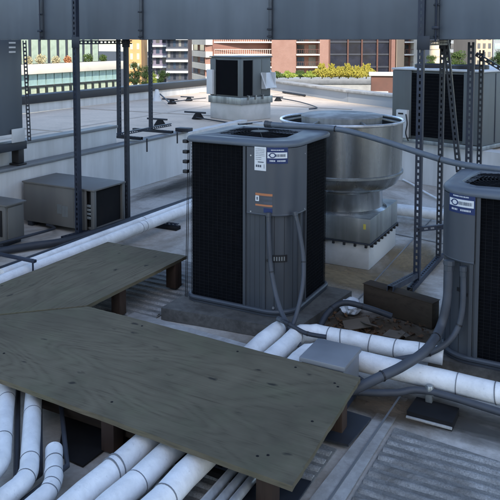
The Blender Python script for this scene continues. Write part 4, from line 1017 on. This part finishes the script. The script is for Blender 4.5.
x0, x1 = bx_(328.5, 391); lobj('glazed_bay', MB().box(x0, x1, .8, 2.998, 0, top - 1, 0), 'glassbay', t, smooth=False)
mu = MB()
for a in (329.5, 348, 362, 377.5, 390): u = bx_(a, a)[0]; mu.box(u - .16, u + .16, .3, .79, 0, top - 1)
lobj('mullion', mu, 'mullbrown', t, smooth=False)
mu = MB()
for k in range(-5, 10):
    z = hz(54) + k * floor_h
    if 1 < z < top - 1: mu.box(x0, x1, .62, .798, z - .25, z + .1)
lobj('spandrel', mu, 'darkclad', t, smooth=False)
# receding brick wing left of it (nearer at its right end)
p = atD(187, 40, 170)
q = atD(206, 40, 149)
dv = Vector((q.x - p.x, q.y - p.y)); Lw = dv.length
t = thing('brick_building', 'shaded brick wing with pale slanting balcony bands', 'building', (p.x, p.y, -30), math.atan2(dv.y, dv.x), 'buildings beyond the roof')
lobj('wall', MB().box(0, Lw - .3, 1.5, 14, 0, top - 3, 0), 'brickdark', t, smooth=False)
for k in range(-5, 9):
    z = hz(55) + k * floor_h
    if z < 1 or z > top - 4: continue
    lobj('balcony', MB().box(0, Lw - .35, 0, 1.499, z - .5, z + .75, 0), 'cream', t, smooth=False)
    for q_ in range(3): win(t, 'window', wmesh('window', Lw / 5, 1.5, 'glassdark'), ((q_ + .5) * Lw / 3, 1.49, z + .8), None)

def block(name, label, px0, px1, d, zt, mat, nx, floors_px, glassmat, winfrac=.6, bands=None, depth=12, zb=-30, wh=1.6, y_ref=52):
    p = atD(px0, 40, d); w = (px1 - px0) / F * d; t = thing(name, label, 'building', (p.x, p.y, zb), HEAD, 'buildings beyond the roof')
    lobj('wall', MB().box(0, w, .3, depth, 0, zt - zb, 0), mat, t, smooth=False)
    fh = floors_px * d / F; k = -6
    while k < 12:
        z = hz(y_ref, d, zb) + k * fh; k += 1
        if z < 1 or z > zt - zb - 2: continue
        if bands: lobj('balcony', MB().box(.02, w - .02, -.5, .298, z - .15, z + (.2 if bands == 'white' else .5), 0), bands, t, smooth=False)
        for q in range(nx): win(t, 'window', wmesh('window', w / nx * winfrac, min(wh, fh * .6), glassmat), ((q + .5) * w / nx, .299, z + .6), None)
    lobj('roof', MB().box(-.2, w + .2, 0, depth + .2, zt - zb + .002, zt - zb + .4, 0), 'cap', t, smooth=False)
    return t
block('apartment_tower', 'dark clad tower with small white balconies left of the brick block', 166, 188, 120, 30, 'darkclad', 4, 11, 'glassblue', .45, 'white', y_ref=50)
block('apartment_tower', 'grey block with stacked white balconies behind the trees', 148, 167, 135, 24, 'purple', 3, 10.5, 'glassblue', .55, 'white', y_ref=46)
block('town_house', 'narrow orange building between the left posts', 128, 141, 160, 11, 'orangewall', 2, 10, 'glasspale', .4, None)
block('apartment_tower', 'distant grey tower above the trees behind the big rooftop unit', 436, 470, 140, 40, 'greywall', 5, 9, 'glassblue', .6, None)
block('apartment_tower', 'distant tan tower with dark window columns behind the right struts', 477, 493, 115, 36, 'tan', 3, 8.5, 'glassdark', .5, None)
block('apartment_tower', 'distant teal grey tower at the right edge', 494, 540, 130, 38, 'greywall', 6, 9, 'glassteal', .7, None)
block('apartment_tower', 'pale slab between the brick block and the dome at right', 417, 426, 170, 30, 'cream', 2, 9, 'glasspale', .4, None)
# neighbouring low roof carrying the yellow shrubs
p = atD(262, 86, 48)
t = thing('low_building', 'low grey neighbouring roof that carries the yellow shrubs', 'building', (p.x, p.y, -16), HEAD, 0)
ztr = atD(340, 84, 48).z
lobj('wall', MB().box(-2, 14, 0, 16, 0, ztr + 16, 0), 'concrete', t, smooth=False)
lobj('coping', MB().box(-2.1, 14.1, -.1, .4, ztr + 16.002, ztr + 16.35, .02), 'cap', t)
rnd = random.Random(4)
k = 0
for px in [277, 288, 300, 311, 322, 331, 339, 348, 357, 366]:
    d = 49.5 + rnd.uniform(0, 1.5); b_ = atD(px, 84, d); yel = px > 318
    h = (.72 if yel else .38) * rnd.uniform(.8, 1.2)
    lab = {277: 'low green shrub at the left end of the planted roof', 288: 'low olive shrub beside the leftmost green shrub', 300: 'low green shrub below the white balconies', 311: 'small reddish green shrub left of the yellow ones', 322: 'yellow shrub at the left end of the yellow row', 331: 'yellow shrub second in the yellow row', 339: 'full yellow shrub in front of the dark glazing', 348: 'yellow shrub in the middle of the yellow row', 357: 'tall yellow shrub right of the middle of the row', 366: 'yellow shrub next to last in the row', 374: 'yellow shrub at the right end beside the brick box'}[px]
    sh = thing('shrub', lab, 'shrub', (b_.x, b_.y, ztr + .35), 0, 'shrubs on the neighbouring roof')
    lobj('stem', MB().tube([(0, 0, -.3), (.03, 0, h * .4), (.05, .02, h * .7)], .04, 6).tube([(0, 0, h * .2), (-.2, .05, h * .6)], .025, 5), 'bark', sh)
    m = blob((0, 0, h * .42), .72, 1100, .06, px, h * .62)
    for j in range(22):
        a = rnd.uniform(0, 6.28); q = Vector((math.cos(a) * .3 * rnd.random(), math.sin(a) * .3 * rnd.random(), h * rnd.uniform(.8, 1.25)))
        for i in range(5): e = q + Vector((rnd.gauss(0, .05), rnd.gauss(0, .05), -.06 * i)); m.face([e + Vector((-.05, 0, 0)), e + Vector((0, .02, -.08)), e + Vector((.05, 0, 0)), e + Vector((0, 0, .1))])
    lobj('foliage', m, 'leafyellow' if yel else ('leaflime' if px in (288, 311) else 'leafmid'), sh, smooth=False)
# trees
def tree(label, px, ytop, ybase, d, w_px, mat, seed, group='trees between the far buildings'):
    rnd = random.Random(seed); top_ = atD(px, ytop, d); r = w_px / 2 / F * d; zc = top_.z; zg = -16
    t = thing('tree', label, 'tree', (top_.x, top_.y, zg), 0, group)
    H_ = zc - zg; ch = min(H_ * .62, r * 2.6)
    tr = MB().tube([(0, 0, 0), (.1, 0, H_ * .4), (0, .1, H_ * .75), (0, 0, H_ * .92)], [.35, .27, .16, .05], 8)
    cl_ = []
    for j in range(12):
        a = rnd.uniform(0, 6.28); f = rnd.uniform(.25, 1); zz_ = H_ - ch + ch * rnd.uniform(.12, .88)
        e = Vector((math.cos(a) * r * .7 * f, math.sin(a) * r * .7 * f, zz_)); cl_.append(e)
        tr.tube([(0, 0, max(1, zz_ - r * .7)), e * .6 + Vector((0, 0, zz_ * .38)), e], [.12, .07, .02], 5)
    lobj('trunk', tr, 'bark', t)
    m = MB(); cl_.append(Vector((0, 0, H_ - r * .35)))
    for e in cl_:
        rr = r * rnd.uniform(.3, .5)
        for k in range(420):
            u = Vector((rnd.gauss(0, 1), rnd.gauss(0, 1), rnd.gauss(0, .8))).normalized() * rr * rnd.random() ** .45; p = e + u
            if p.z > H_ + .1: continue
            a = Vector((rnd.gauss(0, 1), rnd.gauss(0, 1), rnd.gauss(0, 1))).normalized(); b = a.orthogonal().normalized(); s = r * .048 * rnd.uniform(.6, 1.5)
            m.face([p - a * s, p + b * s * .55, p + a * s, p - b * s * .55])
    lobj('crown', m, mat, t, smooth=False)
tree('dark green tree right of the left back post', 135, 62, 90, 75, 17, 'leafdark', 1)
tree('dark tree in front of the grey block with white balconies', 147, 66, 90, 80, 17, 'leafdark', 2)
tree('bright lime small tree at the foot of the grey block', 152, 73, 90, 60, 11, 'leaflime', 3)
tree('shaded tree left of the dark tower foot', 163, 70, 90, 90, 14, 'leafdark', 6)
tree('green tree below the tan dome', 432, 55, 90, 85, 15, 'leafmid', 7)
tree('wide green tree in front of the distant grey tower', 457, 51, 90, 85, 26, 'leafmid', 8)
tree('dark tree at the right edge in front of the teal tower', 499, 50, 90, 80, 18, 'leafdark', 9)
# tan dome beyond
c = atD(435.5, 60, 95)
t = thing('domed_tank', 'pale tan domed tank above the trees beside the right post', 'tank', (c.x, c.y, -16), 0)
zt = atD(435.5, 42, 95).z + 16
lobj('shell', MB().lathe([(.85, 0), (.85, zt - .8), (.75, zt - .3), (.5, zt - .08), (0, zt)], (0, 0, 0), 28), 'domecol', t)
for k in range(3): lobj('ring', MB().lathe([(.86, zt - 1.0 - k), (.9, zt - 1.0 - k), (.9, zt - .92 - k), (.86, zt - .92 - k)], (0, 0, 0), 28), 'tan', t)

# ================================================================== unseen tower added behind the viewer, stepped to shape the shade on this roof
SH = Vector((.60, -.80)); EL = R(37)
perp = Vector((.8, .6))
t = thing('shade_tower', 'unseen tall concrete building added behind the viewpoint to shade the rooftop', 'building', (SH.x * 90, SH.y * 90, -16), math.atan2(perp.y, perp.x), 'buildings beyond the roof')
def tall(a): return 16 + .6 + (90 + a) * math.tan(EL)
hb = tall(16.7); hl = tall(20.3)
lobj('main_block', MB().box(1.2, 30, -12, 0, 0, hb, 0), 'towerwall', t, smooth=False)
lobj('low_block', MB().box(-26, 1.199, -12, 0, 0, hl, 0), 'towerwall', t, smooth=False)
for k in range(13): lobj('floor_band', MB().box(-24, 28, .001, .25, 18 + k * 6.0, 20 + k * 6.0), 'glassdark', t, smooth=False)

# ================================================================== LIGHT, SKY, CAMERA
w = bpy.data.worlds.new('World'); scene.world = w; w.use_nodes = True
n = w.node_tree.nodes; l = w.node_tree.links; bgn = n['Background']; sky = n.new('ShaderNodeTexSky')
sky.sky_type = 'NISHITA'; sky.sun_disc = False; sky.sun_elevation = EL
az = math.atan2(SH.x, SH.y); sky.sun_rotation = az; sky.altitude = 0; sky.air_density = 1.0; sky.dust_density = 0.7; sky.ozone_density = 1.5
l.new(sky.outputs[0], bgn.inputs[0]); bgn.inputs[1].default_value = .15
sd = bpy.data.lights.new('sun', 'SUN'); sd.energy = 2.4; sd.angle = R(.5); sd.color = (1.0, .93, .82)
so = bpy.data.objects.new('sun', sd); COL.objects.link(so)
dirv = Vector((SH.x * math.cos(EL), SH.y * math.cos(EL), math.sin(EL))); so.rotation_euler = dirv.to_track_quat('Z', 'Y').to_euler(); so.location = (5, -8, 20)

cam = bpy.data.cameras.new('camera'); co = bpy.data.objects.new('camera', cam); COL.objects.link(co); scene.camera = co
co.location = (0, 0, EYE); co.rotation_euler = (R(90) - TILT, 0, HEAD)
cam.sensor_width = 36; cam.lens = F / 500 * 36; cam.shift_x = (250 - CX) / 500; cam.shift_y = -(250 - CY) / 500
cam.clip_start = .05; cam.clip_end = 3000
scene.view_settings.view_transform = 'Standard'; scene.view_settings.look = 'None'; scene.view_settings.gamma = 1; scene.view_settings.exposure = 1.35; scene.view_settings.use_curve_mapping = False
